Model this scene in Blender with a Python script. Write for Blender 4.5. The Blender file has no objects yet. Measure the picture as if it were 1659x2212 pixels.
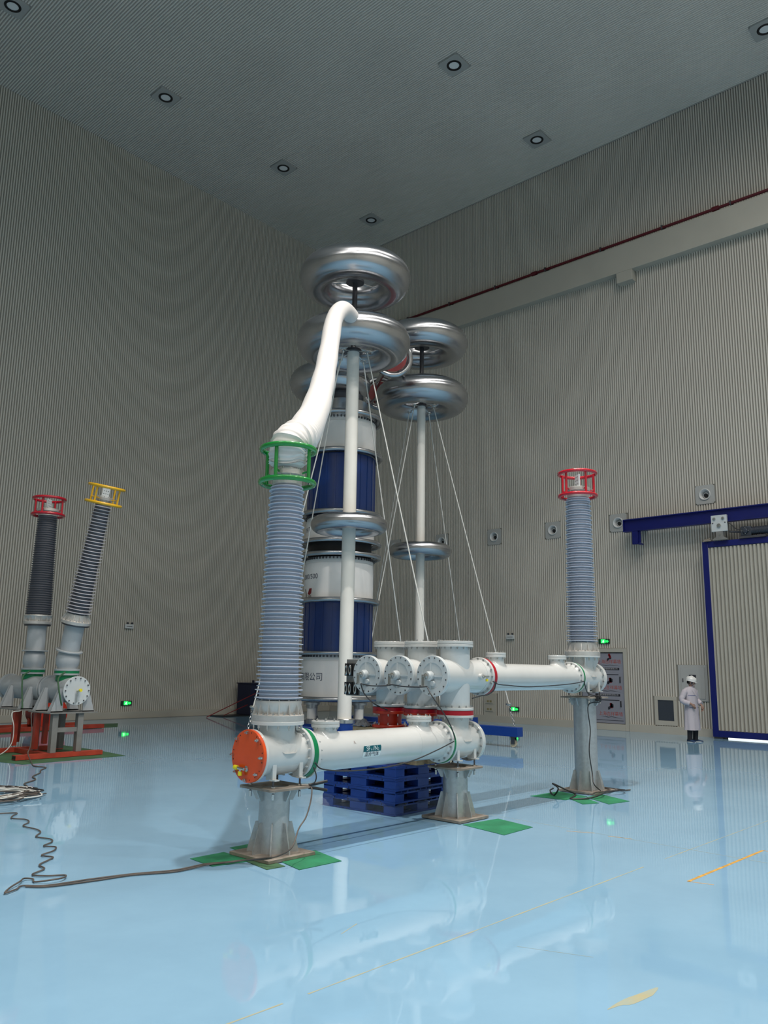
import bpy, bmesh, math, random
from mathutils import Vector, Matrix
from math import pi, sin, cos, sqrt, radians as R_

random.seed(7)
scene = bpy.context.scene
COL = scene.collection

# ---------------------------------------------------------------- camera
cam_d = bpy.data.cameras.new('camera'); cam = bpy.data.objects.new('camera', cam_d); COL.objects.link(cam)
cam_d.sensor_fit = 'HORIZONTAL'; cam_d.sensor_width = 36.0
cam_d.lens = 36.0 * 1752.0 / 1659.0
cam_d.clip_start = 0.05; cam_d.clip_end = 200
Mc = Matrix(((0.6727643417, -0.1501006486, -0.7244707970),
             (-0.7396751659, -0.1147569515, -0.6631074506),
             (0.0163947983, 0.9819881045, -0.1882301071))).to_4x4()
Mc.translation = (0, 0, 1.75)
cam.matrix_world = Mc
scene.camera = cam

# ---------------------------------------------------------------- world, lights, exposure
w = bpy.data.worlds.new('world'); scene.world = w; w.use_nodes = True
w.node_tree.nodes['Background'].inputs[0].default_value = (0.5, 0.6, 0.65, 1)
w.node_tree.nodes['Background'].inputs[1].default_value = 0.05
vs = scene.view_settings
vs.view_transform = 'Standard'; vs.look = 'None'; vs.gamma = 1; vs.use_curve_mapping = False
vs.exposure = -0.07

HC = 19.45                      # ceiling height
LAMP_XY_OFF = [(12.04, 20.73), (16.95, 20.73), (21.56, 20.7), (16.95, 12.98), (21.56, 12.98), (7.2, 20.74), (21.56, 5.6)]
# lamps that are switched on hang outside the picture (same grid, 4.8 m x 7.6 m): x, y, power, half cone
LAMP_XY_ON = [(7.3, 5.45, 7600), (2.4, 5.45, 1000), (12.1, 5.45, 1200), (16.75, 5.45, 900), (12.1, -2.1, 2900), (7.3, -2.1, 3300), (2.4, -2.1, 3100), (16.9, -2.1, 1700), (-2.4, -2.1, 2900), (-2.4, 5.45, 1500), (-7.2, 5.45, 1800)]  # last three unseen, added to light left-facing sides and the right wall
KEY_COL = (1.0, 0.945, 0.885)
for i, (lx, ly, pw) in enumerate(LAMP_XY_ON):
    ld = bpy.data.lights.new('ceiling_spot', 'SPOT'); ld.energy = pw; ld.color = KEY_COL
    ld.shadow_soft_size = 0.16; ld.spot_size = R_(120 if i == 0 else 170); ld.spot_blend = 1.0
    lo = bpy.data.objects.new('ceiling_spot', ld); COL.objects.link(lo); lo.location = (lx, ly, HC - 0.06)

# ---------------------------------------------------------------- materials
MATS = {}
def mat(name, col, rough=0.5, metal=0.0, var=0.0, vscale=6.0, bump=0.0, bscale=40.0, coat=0.0, emit=None, estr=0.0, stretch=None, col2=None, kind='noise', alpha=None, rvar=0.0):
    m = bpy.data.materials.new(name); m.use_nodes = True
    nt = m.node_tree; b = nt.nodes['Principled BSDF']
    b.inputs['Base Color'].default_value = (*col, 1); b.inputs['Roughness'].default_value = rough
    b.inputs['Metallic'].default_value = metal
    if coat: b.inputs['Coat Weight'].default_value = coat; b.inputs['Coat Roughness'].default_value = 0.08
    if emit: b.inputs['Emission Color'].default_value = (*emit, 1); b.inputs['Emission Strength'].default_value = estr
    if alpha is not None: b.inputs['Alpha'].default_value = alpha
    if var or bump or rvar:
        tc = nt.nodes.new('ShaderNodeTexCoord'); mp = nt.nodes.new('ShaderNodeMapping')
        nt.links.new(tc.outputs['Object'], mp.inputs['Vector'])
        if stretch: mp.inputs['Scale'].default_value = stretch
        if kind == 'voronoi':
            tx = nt.nodes.new('ShaderNodeTexVoronoi'); tx.inputs['Scale'].default_value = vscale; out = tx.outputs['Color']
        else:
            tx = nt.nodes.new('ShaderNodeTexNoise'); tx.inputs['Scale'].default_value = vscale; tx.inputs['Detail'].default_value = 5; out = tx.outputs['Fac']
        nt.links.new(mp.outputs[0], tx.inputs['Vector'])
        if var:
            rp = nt.nodes.new('ShaderNodeValToRGB')
            c2 = col2 or tuple(max(0, c * (1 - var)) for c in col)
            rp.color_ramp.elements[0].position = 0.3; rp.color_ramp.elements[1].position = 0.7
            rp.color_ramp.elements[0].color = (*c2, 1); rp.color_ramp.elements[1].color = (*[min(1, c * (1 + var * .4)) for c in col], 1)
            nt.links.new(out, rp.inputs[0]); nt.links.new(rp.outputs[0], b.inputs['Base Color'])
        if rvar:
            mr = nt.nodes.new('ShaderNodeMapRange'); mr.inputs[3].default_value = max(0.02, rough - rvar); mr.inputs[4].default_value = rough + rvar
            nt.links.new(out, mr.inputs[0]); nt.links.new(mr.outputs[0], b.inputs['Roughness'])
        if bump:
            n2 = nt.nodes.new('ShaderNodeTexNoise'); n2.inputs['Scale'].default_value = bscale; n2.inputs['Detail'].default_value = 4
            nt.links.new(mp.outputs[0], n2.inputs['Vector'])
            bp = nt.nodes.new('ShaderNodeBump'); bp.inputs['Strength'].default_value = bump; bp.inputs['Distance'].default_value = 0.01
            nt.links.new(n2.outputs['Fac'], bp.inputs['Height']); nt.links.new(bp.outputs[0], b.inputs['Normal'])
    MATS[name] = m
    return m

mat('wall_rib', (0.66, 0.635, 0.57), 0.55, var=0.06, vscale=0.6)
mat('wall_groove', (0.25, 0.24, 0.21), 0.8)  # darker than the ribs: shade between them put into the colour
mat('ceiling_groove', (0.40, 0.38, 0.35), 0.8)  # shade between the ceiling ribs put into the colour, paler than on the walls
mat('ceiling_rib', (0.76, 0.73, 0.68), 0.5, var=0.06, vscale=0.5)
mat('wall_plain', (0.47, 0.45, 0.39), 0.5, var=0.05, vscale=1.2)
mat('panel_grey', (0.42, 0.43, 0.42), 0.45)
mat('gis_white', (0.64, 0.65, 0.635), 0.22, var=0.05, vscale=3.0, coat=0.5)
mat('gis_grey', (0.60, 0.64, 0.65), 0.35, var=0.05, vscale=4.0, coat=0.2)
mat('old_grey', (0.42, 0.45, 0.47), 0.35, var=0.08, vscale=4.0)
mat('cast_alu', (0.62, 0.60, 0.57), 0.42, 0.55, var=0.12, vscale=9.0, bump=0.15, bscale=60)
mat('galvanised', (0.50, 0.52, 0.53), 0.40, 0.55, var=0.07, vscale=26.0, kind='voronoi', rvar=0.08)
mat('bare_plate', (0.36, 0.31, 0.26), 0.6, 0.35, var=0.35, vscale=7.0, bump=0.2)
mat('bright_steel', (0.62, 0.62, 0.60), 0.22, 0.95)
mat('bolt_steel', (0.42, 0.43, 0.43), 0.35, 0.9)
mat('toroid_alu', (0.50, 0.51, 0.53), 0.24, 1.0, var=0.08, vscale=2.2, stretch=(1, 1, 9), rvar=0.05, bump=0.10, bscale=3.2)
mat('dark_steel', (0.12, 0.12, 0.13), 0.4, 0.7)
mat('silicone_blue', (0.50, 0.54, 0.63), 0.42)
mat('silicone_core', (0.42, 0.46, 0.55), 0.4)
mat('silicone_dark', (0.10, 0.105, 0.125), 0.42)
mat('silicone_pale', (0.50, 0.50, 0.54), 0.4)
mat('ring_green', (0.005, 0.25, 0.035), 0.2, coat=0.6)
mat('ring_red', (0.50, 0.004, 0.02), 0.22, coat=0.6)
mat('ring_yellow', (0.75, 0.42, 0.01), 0.25, coat=0.5)
mat('spacer_green', (0.0, 0.20, 0.07), 0.3)
mat('spacer_red', (0.42, 0.003, 0.015), 0.35)
mat('orange_cap', (0.80, 0.085, 0.01), 0.3, var=0.08, vscale=5, coat=0.2)
mat('red_orange', (0.55, 0.035, 0.012), 0.35, var=0.15, vscale=4)
mat('frame_red', (0.42, 0.05, 0.025), 0.5, var=0.3, vscale=5)
mat('deep_red', (0.20, 0.004, 0.008), 0.4)
mat('fire_red', (0.10, 0.004, 0.01), 0.4)
mat('stand_grey', (0.22, 0.22, 0.21), 0.5, var=0.2, vscale=4)
mat('yellow_cap', (0.85, 0.72, 0.02), 0.4)
mat('navy', (0.002, 0.007, 0.13), 0.4, var=0.1, vscale=2)
mat('tower_blue', (0.004, 0.028, 0.14), 0.3, coat=0.3)
mat('frame_blue', (0.005, 0.045, 0.26), 0.35)
mat('cabinet_navy', (0.008, 0.014, 0.05), 0.45)
mat('pallet_blue', (0.006, 0.045, 0.27), 0.42, var=0.12, vscale=4)
mat('film', (0.75, 0.8, 0.85), 0.12, alpha=0.07, bump=0.6, bscale=14)
mat('white_paint', (0.78, 0.77, 0.75), 0.35, var=0.04, vscale=2)
mat('post_ivory', (0.84, 0.82, 0.76), 0.35, var=0.05, vscale=2)
mat('rope', (0.62, 0.63, 0.60), 0.7)
mat('hose_white', (0.72, 0.70, 0.68), 0.6, bump=0.25, bscale=9)
mat('black_rubber', (0.015, 0.015, 0.017), 0.5)
mat('cable_black', (0.03, 0.03, 0.032), 0.5)
mat('cable_brown', (0.11, 0.092, 0.08), 0.55, var=0.4, vscale=9)
mat('mat_green', (0.02, 0.22, 0.10), 0.65, var=0.35, vscale=3.5, bump=0.2, bscale=30)
mat('mat_dull', (0.05, 0.13, 0.06), 0.7, var=0.35, vscale=2.5)
mat('timber', (0.45, 0.33, 0.19), 0.7, var=0.3, vscale=5, stretch=(1, 8, 8))
mat('rag', (0.35, 0.36, 0.38), 0.9, var=0.5, vscale=9)
mat('exit_green', (0.0, 0.3, 0.05), 0.4, emit=(0.02, 1.0, 0.12), estr=1.6)
mat('exit_dark', (0.01, 0.06, 0.03), 0.4)
mat('exit_white', (0.6, 1, 0.7), 0.4, emit=(0.5, 1.0, 0.6), estr=2.0)
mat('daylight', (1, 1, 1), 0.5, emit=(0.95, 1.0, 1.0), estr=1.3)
mat('lamp_glow', (1, 1, 1), 0.5, emit=KEY_COL, estr=30.0)
mat('reflector', (0.88, 0.9, 0.9), 0.35, 0.0)
mat('nozzle_white', (0.62, 0.64, 0.64), 0.35)
mat('black', (0.008, 0.008, 0.01), 0.5)
mat('poster_film', (0.27, 0.28, 0.33), 0.35, var=0.06, vscale=2)
mat('poster_red', (0.38, 0.07, 0.05), 0.5)
mat('poster_black', (0.02, 0.02, 0.03), 0.5)
mat('poster_white', (0.5, 0.5, 0.52), 0.5)
mat('label_teal', (0.0, 0.10, 0.13), 0.3)
mat('label_white', (0.72, 0.80, 0.80), 0.3)
mat('ink', (0.03, 0.04, 0.08), 0.5)
mat('pencil', (0.35, 0.30, 0.28), 0.6)
mat('coat_cloth', (0.50, 0.47, 0.52), 0.8, bump=0.3, bscale=14)
mat('coat_trim', (0.13, 0.15, 0.32), 0.8)
mat('trousers', (0.012, 0.013, 0.018), 0.8)
mat('shoe_blue', (0.02, 0.05, 0.12), 0.5)
mat('skin', (0.33, 0.20, 0.15), 0.55)
mat('hair', (0.012, 0.010, 0.010), 0.6)
mat('helmet', (0.72, 0.73, 0.72), 0.3)
mat('socket_yellow', (0.28, 0.24, 0.12), 0.5)
mat('glass_dark', (0.05, 0.06, 0.075), 0.15)
mat('tape_ochre', (0.62, 0.34, 0.06), 0.7, var=0.4, vscale=20)
mat('joint_line', (0.27, 0.33, 0.29), 0.6, var=0.5, vscale=8, col2=(0.42, 0.38, 0.22))
mat('caster_cream', (0.60, 0.50, 0.35), 0.4)
mat('motor_dark', (0.05, 0.06, 0.08), 0.4, 0.3)

def brushed(name):
    nt = MATS[name].node_tree; b = nt.nodes['Principled BSDF']; t = nt.nodes.new('ShaderNodeTangent'); t.direction_type = 'RADIAL'; t.axis = 'Z'
    b.inputs['Anisotropic'].default_value = 0.75; nt.links.new(t.outputs[0], b.inputs['Tangent'])
brushed('toroid_alu')

# epoxy floor: clear glossy coat over pale blue, faintly wavy and scuffed
def floor_mat():
    m = bpy.data.materials.new('epoxy_floor'); m.use_nodes = True; nt = m.node_tree; b = nt.nodes['Principled BSDF']
    N = nt.nodes.new; Lk = nt.links.new
    tc = N('ShaderNodeTexCoord')
    n1 = N('ShaderNodeTexNoise'); n1.inputs['Scale'].default_value = 0.55; n1.inputs['Detail'].default_value = 6; n1.inputs['Roughness'].default_value = 0.65
    Lk(tc.outputs['Object'], n1.inputs['Vector'])
    rp = N('ShaderNodeValToRGB'); rp.color_ramp.elements[0].position = .3; rp.color_ramp.elements[1].position = .72
    rp.color_ramp.elements[0].color = (0.225, 0.41, 0.575, 1); rp.color_ramp.elements[1].color = (0.27, 0.475, 0.65, 1)
    Lk(n1.outputs['Fac'], rp.inputs[0]); Lk(rp.outputs[0], b.inputs['Base Color'])
    b.inputs['Roughness'].default_value = 0.04; b.inputs['IOR'].default_value = 1.58
    n2 = N('ShaderNodeTexNoise'); n2.inputs['Scale'].default_value = 2.2; n2.inputs['Detail'].default_value = 2
    Lk(tc.outputs['Object'], n2.inputs['Vector'])
    n3 = N('ShaderNodeTexNoise'); n3.inputs['Scale'].default_value = 14; n3.inputs['Detail'].default_value = 2
    Lk(tc.outputs['Object'], n3.inputs['Vector'])
    ad = N('ShaderNodeMath'); ad.operation = 'MULTIPLY_ADD'; ad.inputs[1].default_value = 0.035
    Lk(n3.outputs['Fac'], ad.inputs[0]); Lk(n2.outputs['Fac'], ad.inputs[2])
    bp = N('ShaderNodeBump'); bp.inputs['Strength'].default_value = 0.25; bp.inputs['Distance'].default_value = 0.004
    Lk(ad.outputs[0], bp.inputs['Height']); Lk(bp.outputs[0], b.inputs['Normal'])
    MATS['epoxy_floor'] = m
floor_mat()

# ---------------------------------------------------------------- mesh helpers
def axisM(p, d, up=None):
    """matrix whose local z runs along d, origin at p"""
    d = Vector(d).normalized()
    q = Vector((0, 0, 1)).rotation_difference(d) if d.z > -0.999999 else Matrix.Rotation(pi, 3, 'X').to_quaternion()
    M = q.to_matrix().to_4x4(); M.translation = Vector(p); return M
MX = lambda p: axisM(p, (1, 0, 0))
MY = lambda p: axisM(p, (0, 1, 0))
MZ = lambda p: Matrix.Translation(Vector(p))

class MB:
    def __init__(s): s.v = []; s.f = []
    def add(s, vs_, fs, M=None):
        n = len(s.v)
        s.v += [tuple(M @ Vector(p)) for p in vs_] if M is not None else [tuple(p) for p in vs_]
        s.f += [tuple(i + n for i in f) for f in fs]; return s
    def box(s, x0, x1, y0, y1, z0, z1, M=None):
        v = [(x, y, z) for x in (x0, x1) for y in (y0, y1) for z in (z0, z1)]
        return s.add(v, [(0, 1, 3, 2), (4, 6, 7, 5), (0, 4, 5, 1), (2, 3, 7, 6), (0, 2, 6, 4), (1, 5, 7, 3)], M)
    def lathe(s, prof, M=None, seg=32, closed=False):
        v = []; f = []
        for r, z in prof:
            v += [(r * cos(2 * pi * k / seg), r * sin(2 * pi * k / seg), z) for k in range(seg)]
        n = len(prof)
        for i in range(n if closed else n - 1):
            j = (i + 1) % n
            for k in range(seg):
                l = (k + 1) % seg
                f.append((i * seg + k, i * seg + l, j * seg + l, j * seg + k))
        if not closed:
            if prof[0][0] > 1e-6: f.append(tuple(range(seg))[::-1])
            if prof[-1][0] > 1e-6: f.append(tuple((n - 1) * seg + k for k in range(seg)))
        return s.add(v, f, M)
    def cyl(s, p0, p1, r0, r1=None, seg=24):
        r1 = r0 if r1 is None else r1; d = Vector(p1) - Vector(p0)
        return s.lathe([(r0, 0), (r1, d.length)], axisM(p0, d), seg)
    def disc(s, p, d, r, t, seg=40, ch=0.0):
        ch = min(ch, t * .45)
        pr = [(r - ch, 0), (r, ch), (r, t - ch), (r - ch, t)] if ch else [(r, 0), (r, t)]
        return s.lathe(pr, axisM(p, d), seg)
    def ring(s, p, d, r_in, r_out, t, seg=40):
        return s.lathe([(r_in, 0), (r_out, 0), (r_out, t), (r_in, t)], axisM(p, d), seg, closed=True)
    def torus(s, R, r, M=None, seg=48, sub=16, a0=0, a1=2 * pi):
        full = abs(a1 - a0 - 2 * pi) < 1e-6; n = seg if full else seg + 1
        v = []; f = []
        for i in range(n):
            a = a0 + (a1 - a0) * i / seg
            for j in range(sub):
                b = 2 * pi * j / sub
                v.append(((R + r * cos(b)) * cos(a), (R + r * cos(b)) * sin(a), r * sin(b)))
        for i in range(seg):
            k = (i + 1) % n
            for j in range(sub):
                l = (j + 1) % sub
                f.append((i * sub + j, k * sub + j, k * sub + l, i * sub + l))
        return s.add(v, f, M)
    def tube(s, pts, r, seg=8, closed=False, M=None, cap=True):
        pts = [Vector(p) for p in pts]; n = len(pts)
        rr = r if isinstance(r, (list, tuple)) else [r] * n
        v = []; f = []; prev = None
        for i, p in enumerate(pts):
            if closed: t = pts[(i + 1) % n] - pts[i - 1]
            else: t = pts[min(i + 1, n - 1)] - pts[max(i - 1, 0)]
            t.normalize()
            if prev is None:
                a = Vector((0, 0, 1)) if abs(t.z) < .9 else Vector((1, 0, 0))
                u = t.cross(a).normalized()
            else:
                u = (prev - t * prev.dot(t)).normalized()
            prev = u; w_ = t.cross(u)
            for k in range(seg):
                a = 2 * pi * k / seg
                v.append(p + (u * cos(a) + w_ * sin(a)) * rr[i])
        for i in range(n if closed else n - 1):
            j = (i + 1) % n
            for k in range(seg):
                l = (k + 1) % seg
                f.append((i * seg + k, j * seg + k, j * seg + l, i * seg + l))
        if cap and not closed:
            f.append(tuple(range(seg))); f.append(tuple((n - 1) * seg + k for k in range(seg))[::-1])
        return s.add(v, f, M)
    def prism(s, poly, t, M=None):
        n = len(poly); v = [(x, y, 0) for x, y in poly] + [(x, y, t) for x, y in poly]
        f = [tuple(range(n))[::-1], tuple(range(n, 2 * n))] + [(i, (i + 1) % n, (i + 1) % n + n, i + n) for i in range(n)]
        return s.add(v, f, M)
    def bolts(s, p, d, R, n, r=0.011, h=0.018, ph=0.0, through=0.0):
        M = axisM(p, d)
        for k in range(n):
            a = 2 * pi * (k + ph) / n
            q = M @ Vector((R * cos(a), R * sin(a), -through)); s.lathe([(r, 0), (r, h + through)], axisM(q, d), 6)
            s.lathe([(r * .55, 0), (r * .55, h * .6)], axisM(M @ Vector((R * cos(a), R * sin(a), h)), d), 6)
        return s
    def saddle(s, cx, cy, cz, Rb, r, ztop, axis='X', fil=0.05, seg=40, rings=7):
        """vertical branch of radius r on a horizontal body of radius Rb, with a drawn collar"""
        v = []; f = []
        prof = [(r, None)] + [(r + fil * (1 - cos(pi / 2 * k / rings)), fil * (1 - sin(pi / 2 * k / rings))) for k in range(rings + 1)]
        for rho, off in prof:
            for k in range(seg):
                a = 2 * pi * k / seg; x = rho * cos(a); y = rho * sin(a)
                if off is None: z = ztop
                else:
                    t = (y if axis == 'X' else x)
                    z = cz + sqrt(max(Rb * Rb - t * t, 0.0004)) + off - 0.002
                v.append((cx + x, cy + y, z))
        for i in range(len(prof) - 1):
            for k in range(seg):
                l = (k + 1) % seg; f.append((i * seg + l, i * seg + k, (i + 1) * seg + k, (i + 1) * seg + l))
        return s.add(v, f)
    def mesh(s, name):
        me = bpy.data.meshes.new(name); me.from_pydata(s.v, [], s.f); me.validate(); return me

def smooth_by_angle(me, ang=0.6):
    bm = bmesh.new(); bm.from_mesh(me)
    bmesh.ops.recalc_face_normals(bm, faces=bm.faces)
    for f in bm.faces: f.smooth = True
    for e in bm.edges:
        e.smooth = not (len(e.link_faces) == 2 and e.calc_face_angle(0) > ang)
    bm.to_mesh(me); bm.free()

def obj(name, mb, m, parent=None, label=None, kind=None, bevel=0.0, ang=0.6):
    me = mb.mesh(name) if isinstance(mb, MB) else mb
    smooth_by_angle(me, ang)
    me.materials.clear(); me.materials.append(MATS[m] if isinstance(m, str) else m)
    o = bpy.data.objects.new(name, me); COL.objects.link(o)
    if parent is not None: o.parent = parent
    if label: o['label'] = label
    if kind: o['kind'] = kind
    if bevel:
        b = o.modifiers.new('bevel', 'BEVEL'); b.width = bevel; b.segments = 2; b.limit_method = 'ANGLE'; b.angle_limit = 0.7
    return o
def tag(o, label, cat, group=None):
    o['label'] = label; o['category'] = cat
    if group: o['group'] = group
    return o
def thing(name, label, cat, loc=(0, 0, 0), rot=(0, 0, 0), group=None):
    o = bpy.data.objects.new(name, None); COL.objects.link(o); o.empty_display_size = .1
    o.location = loc; o.rotation_euler = rot
    return tag(o, label, cat, group)
def struct(name, mb, m, parent=None, **k):
    o = obj(name, mb, m, parent, **k)
    if parent is None: o['kind'] = 'structure'
    return o
def sthing(name, loc=(0, 0, 0)):
    o = bpy.data.objects.new(name, None); COL.objects.link(o); o.location = loc; o['kind'] = 'structure'; return o
def dup(root, loc, rot=None, label=None):
    r = root.copy(); COL.objects.link(r); r.location = loc
    if rot is not None: r.rotation_euler = rot
    if label: r['label'] = label
    for ch in list(root.children):
        c = ch.copy(); COL.objects.link(c); c.parent = r
        for g in list(ch.children):
            d = g.copy(); COL.objects.link(d); d.parent = c
    return r
def smoothpath(pts, n=6):
    """Catmull-Rom through pts"""
    P = [Vector(p) for p in pts]; P = [P[0] * 2 - P[1]] + P + [P[-1] * 2 - P[-2]]; out = []
    for i in range(1, len(P) - 2):
        a, b, c, d = P[i - 1:i + 3]
        for k in range(n):
            t = k / n
            out.append(0.5 * ((2 * b) + (c - a) * t + (2 * a - 5 * b + 4 * c - d) * t * t + (3 * b - a - 3 * c + d) * t ** 3))
    out.append(P[-2]); return out

_TX = {}
def text_verts(body, size, align='CENTER', shear=0.0, cjk_w=1.0):
    key = (body, size, align, shear)
    if key in _TX: return _TX[key]
    cu = bpy.data.curves.new('lettering', 'FONT'); cu.body = body; cu.size = size; cu.align_x = align; cu.align_y = 'CENTER'; cu.shear = shear
    cu.resolution_u = 3
    o = bpy.data.objects.new('lettering_tmp', cu); COL.objects.link(o)
    dg = bpy.context.evaluated_depsgraph_get(); ev = o.evaluated_get(dg); me = ev.to_mesh()
    vs_ = [v.co.copy() for v in me.vertices]; fs = [tuple(p.vertices) for p in me.polygons]
    ev.to_mesh_clear(); bpy.data.objects.remove(o); bpy.data.curves.remove(cu)
    _TX[key] = (vs_, fs); return vs_, fs
def text_flat(mb, body, size, M, align='CENTER', shear=0.0, sx=1.0):
    v, f = text_verts(body, size, align, shear)
    return mb.add([(p.x * sx, p.y, 0) for p in v], f, M)
def text_on_x_cyl(mb, body, size, x0, yc, zc, R, v0, shear=0.0, sx=1.0, slope=0.0):
    """lettering wrapped on the camera side (-Y) of a pipe along X"""
    v, f = text_verts(body, size, 'CENTER', shear)
    out = []
    for p in v:
        a = (p.y + v0 + slope * p.x) / R
        out.append((x0 + p.x * sx, yc - R * cos(a), zc + R * sin(a)))
    return mb.add(out, f)
def text_on_z_cyl(mb, body, size, R, th, z, align='RIGHT', sx=1.0):
    v, f = text_verts(body, size, align)
    return mb.add([(R * cos(th + p.x * sx / R), R * sin(th + p.x * sx / R), z + p.y) for p in v], f)

# ================================================================ ROOM SHELL
XW, YW, X0, Y0 = 23.41, 24.22, -13.0, -9.5
def rib_surface(F, s0, s1, t0, t1, period, depth, holes, cuts, frac=0.6):
    """F(s,t,d)->3D; sheet with openings (holes) and raised ribs along t left out over cuts"""
    sh = MB(); rb = MB()
    S = sorted({s0, s1} | {h[0] for h in holes} | {h[1] for h in holes}); T = sorted({t0, t1} | {h[2] for h in holes} | {h[3] for h in holes})
    for a, b in zip(S, S[1:]):
        for c, d in zip(T, T[1:]):
            if any(h[0] <= a and b <= h[1] and h[2] <= c and d <= h[3] for h in holes): continue
            sh.add([F(a, c, 0), F(b, c, 0), F(b, d, 0), F(a, d, 0)], [(0, 1, 2, 3)])
    n = int((s1 - s0) / period)
    for i in range(n):
        a = s0 + i * period; b = a + period * frac; e = period * .09
        iv = [(t0, t1)]
        for c in cuts:
            if c[0] < b and c[1] > a:
                nv = []
                for (p, q) in iv:
                    if c[3] <= p or c[2] >= q: nv.append((p, q)); continue
                    if p < c[2]: nv.append((p, c[2]))
                    if c[3] < q: nv.append((c[3], q))
                iv = nv
        for p, q in iv:
            rb.add([F(a, p, 0), F(a + e, p, depth), F(b - e, p, depth), F(b, p, 0), F(a, q, 0), F(a + e, q, depth), F(b - e, q, depth), F(b, q, 0)],
                   [(0, 1, 5, 4), (1, 2, 6, 5), (2, 3, 7, 6), (0, 3, 2, 1), (4, 5, 6, 7)])
    return sh, rb

fl = MB(); fl.box(X0, XW, Y0, YW, -0.12, 0.0); floor = struct('floor', fl, 'epoxy_floor')

# ceiling, ribs along Y
lamps_all = LAMP_XY_OFF + [(a, b) for a, b, c in LAMP_XY_ON]
holes = [(x - .2, x + .2, y - .2, y + .2) for x, y in lamps_all]
cuts = [(x - .35, x + .35, y - .36, y + .36) for x, y in lamps_all]
cuts.append((21.05, 22.07, 5.0 - 3.6, 5.0 - 3.6 + 0.01))
cuts.append((14.0, 23.41, -9.5, -9.4))
TR = (22.0, 23.3, 3.95, 4.25)
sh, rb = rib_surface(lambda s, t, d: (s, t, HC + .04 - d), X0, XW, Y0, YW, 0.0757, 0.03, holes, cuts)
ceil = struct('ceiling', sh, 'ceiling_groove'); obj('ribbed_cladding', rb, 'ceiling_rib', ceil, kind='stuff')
cv = MB(); cv.box(X0 - .1, XW + .6, Y0 - .1, YW + .1, HC + .42, HC + .5); struct('roof_slab', cv, 'black', ceil)

# wall at the back left
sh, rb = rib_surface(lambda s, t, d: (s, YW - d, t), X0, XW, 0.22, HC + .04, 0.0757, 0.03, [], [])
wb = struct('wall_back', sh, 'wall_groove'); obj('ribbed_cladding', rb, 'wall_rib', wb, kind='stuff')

# wall on the right with band, door, gate, air nozzles and panels
NOZ = [(8.71, 6.86), (11.45, 6.32), (13.78, 6.32), (16.13, 6.32), (18.47, 6.36), (20.8, 6.36)]
G0, G1, GT = 3.75, 8.70, 5.39                       # sliding gate
rh = [(y - .16, y + .16, z - .16, z + .16) for y, z in NOZ]
rc = [(y - .285, y + .285, z - .285, z + .285) for y, z in NOZ]
rc += [(11.33, 13.0, 0.0, 2.45), (9.86, 10.53, 0.24, 1.06), (8.93, 9.78, .95, 1.97), (16.1, 16.62, .0, .95)]
F = lambda s, t, d: (XW - d, s, t)
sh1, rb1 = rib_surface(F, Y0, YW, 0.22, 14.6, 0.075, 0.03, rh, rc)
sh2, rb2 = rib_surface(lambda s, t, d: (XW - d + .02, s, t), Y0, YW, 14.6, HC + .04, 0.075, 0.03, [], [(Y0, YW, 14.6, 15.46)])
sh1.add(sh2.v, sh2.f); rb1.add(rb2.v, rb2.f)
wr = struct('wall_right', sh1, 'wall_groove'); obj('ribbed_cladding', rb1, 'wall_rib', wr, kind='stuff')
# walls behind the photographer
m = MB(); m.box(X0 - .1, X0, Y0, YW, 0, HC); struct('wall_left', m, 'wall_rib')
m = MB(); m.box(X0, XW, Y0 - .1, Y0, 0, HC); struct('wall_front', m, 'wall_rib')

# plain concrete-coloured band with a hanging corbel, underside edge
bd = MB(); bd.box(XW - .30, XW + .01, Y0, YW - .01, 14.50, 15.45); bd.box(XW - .30, XW + .01, 10.52, 11.06, 14.14, 14.499)
struct('trim_1', bd, 'wall_plain', bevel=0.01)
m = MB(); m.box(XW - .06, XW, Y0, 8.72, 0, .22); m.box(XW - .06, XW, 8.73, 11.32, 0, .22); m.box(XW - .06, XW, 13.01, YW - .01, 0, .22); struct('baseboard_right', m, 'wall_plain')
m = MB(); m.box(X0, XW - .07, YW - .06, YW, 0, .22); bb = struct('baseboard_back', m, 'wall_plain')
m = MB(); m.box(X0, XW - .07, YW - .14, YW - .061, 0.0, .012); struct('floor_gap_strip', m, 'wall_groove', bb)
m = MB(); m.box(XW - .05, XW - .045 + .045, YW - .05, YW, .22, HC); struct('trim_2', m, 'wall_rib')

# door with printed protective film
d1 = sthing('door_1', (XW, 12.17, 0))
def fr(y0, y1, z0, z1, t=.07): return MB().box(-t, 0.0, y0 - 12.17, y1 - 12.17, z0, z1)
m = fr(11.33, 11.45, 0.0, 2.44); m.box(-.07, 0, .73, .85, 0, 2.44); m.box(-.07, 0, -.72, .73, 2.32, 2.44); m.box(-.07, 0, -.72, .73, 0, .19)
obj('door_frame', m, 'wall_plain', d1, bevel=.006)
m = MB().box(-.01, 0.0, -.72, .73, .19, 2.32); obj('frame_recess', m, 'black', d1)
leaf = obj('door_leaf', MB().box(-.035, -.011, -.70, .70, .205, 2.29), 'poster_film', d1, label='door leaf covered in pale printed protective film')
MT = Matrix(((0, 0, -1, -.036), (-1, 0, 0, 0), (0, 1, 0, 0), (0, 0, 0, 1)))       # text plane facing -X
def TM(y, z, dx=0.0): return Matrix.Translation((dx, y - 12.17, z)) @ MT
red = MB(); blk = MB(); wht = MB(); lg = MB()
for z in (2.03, 1.255, .477):
    text_flat(red, '上海吉祥幕墙', .135, TM(11.93, z), sx=.98)
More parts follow.
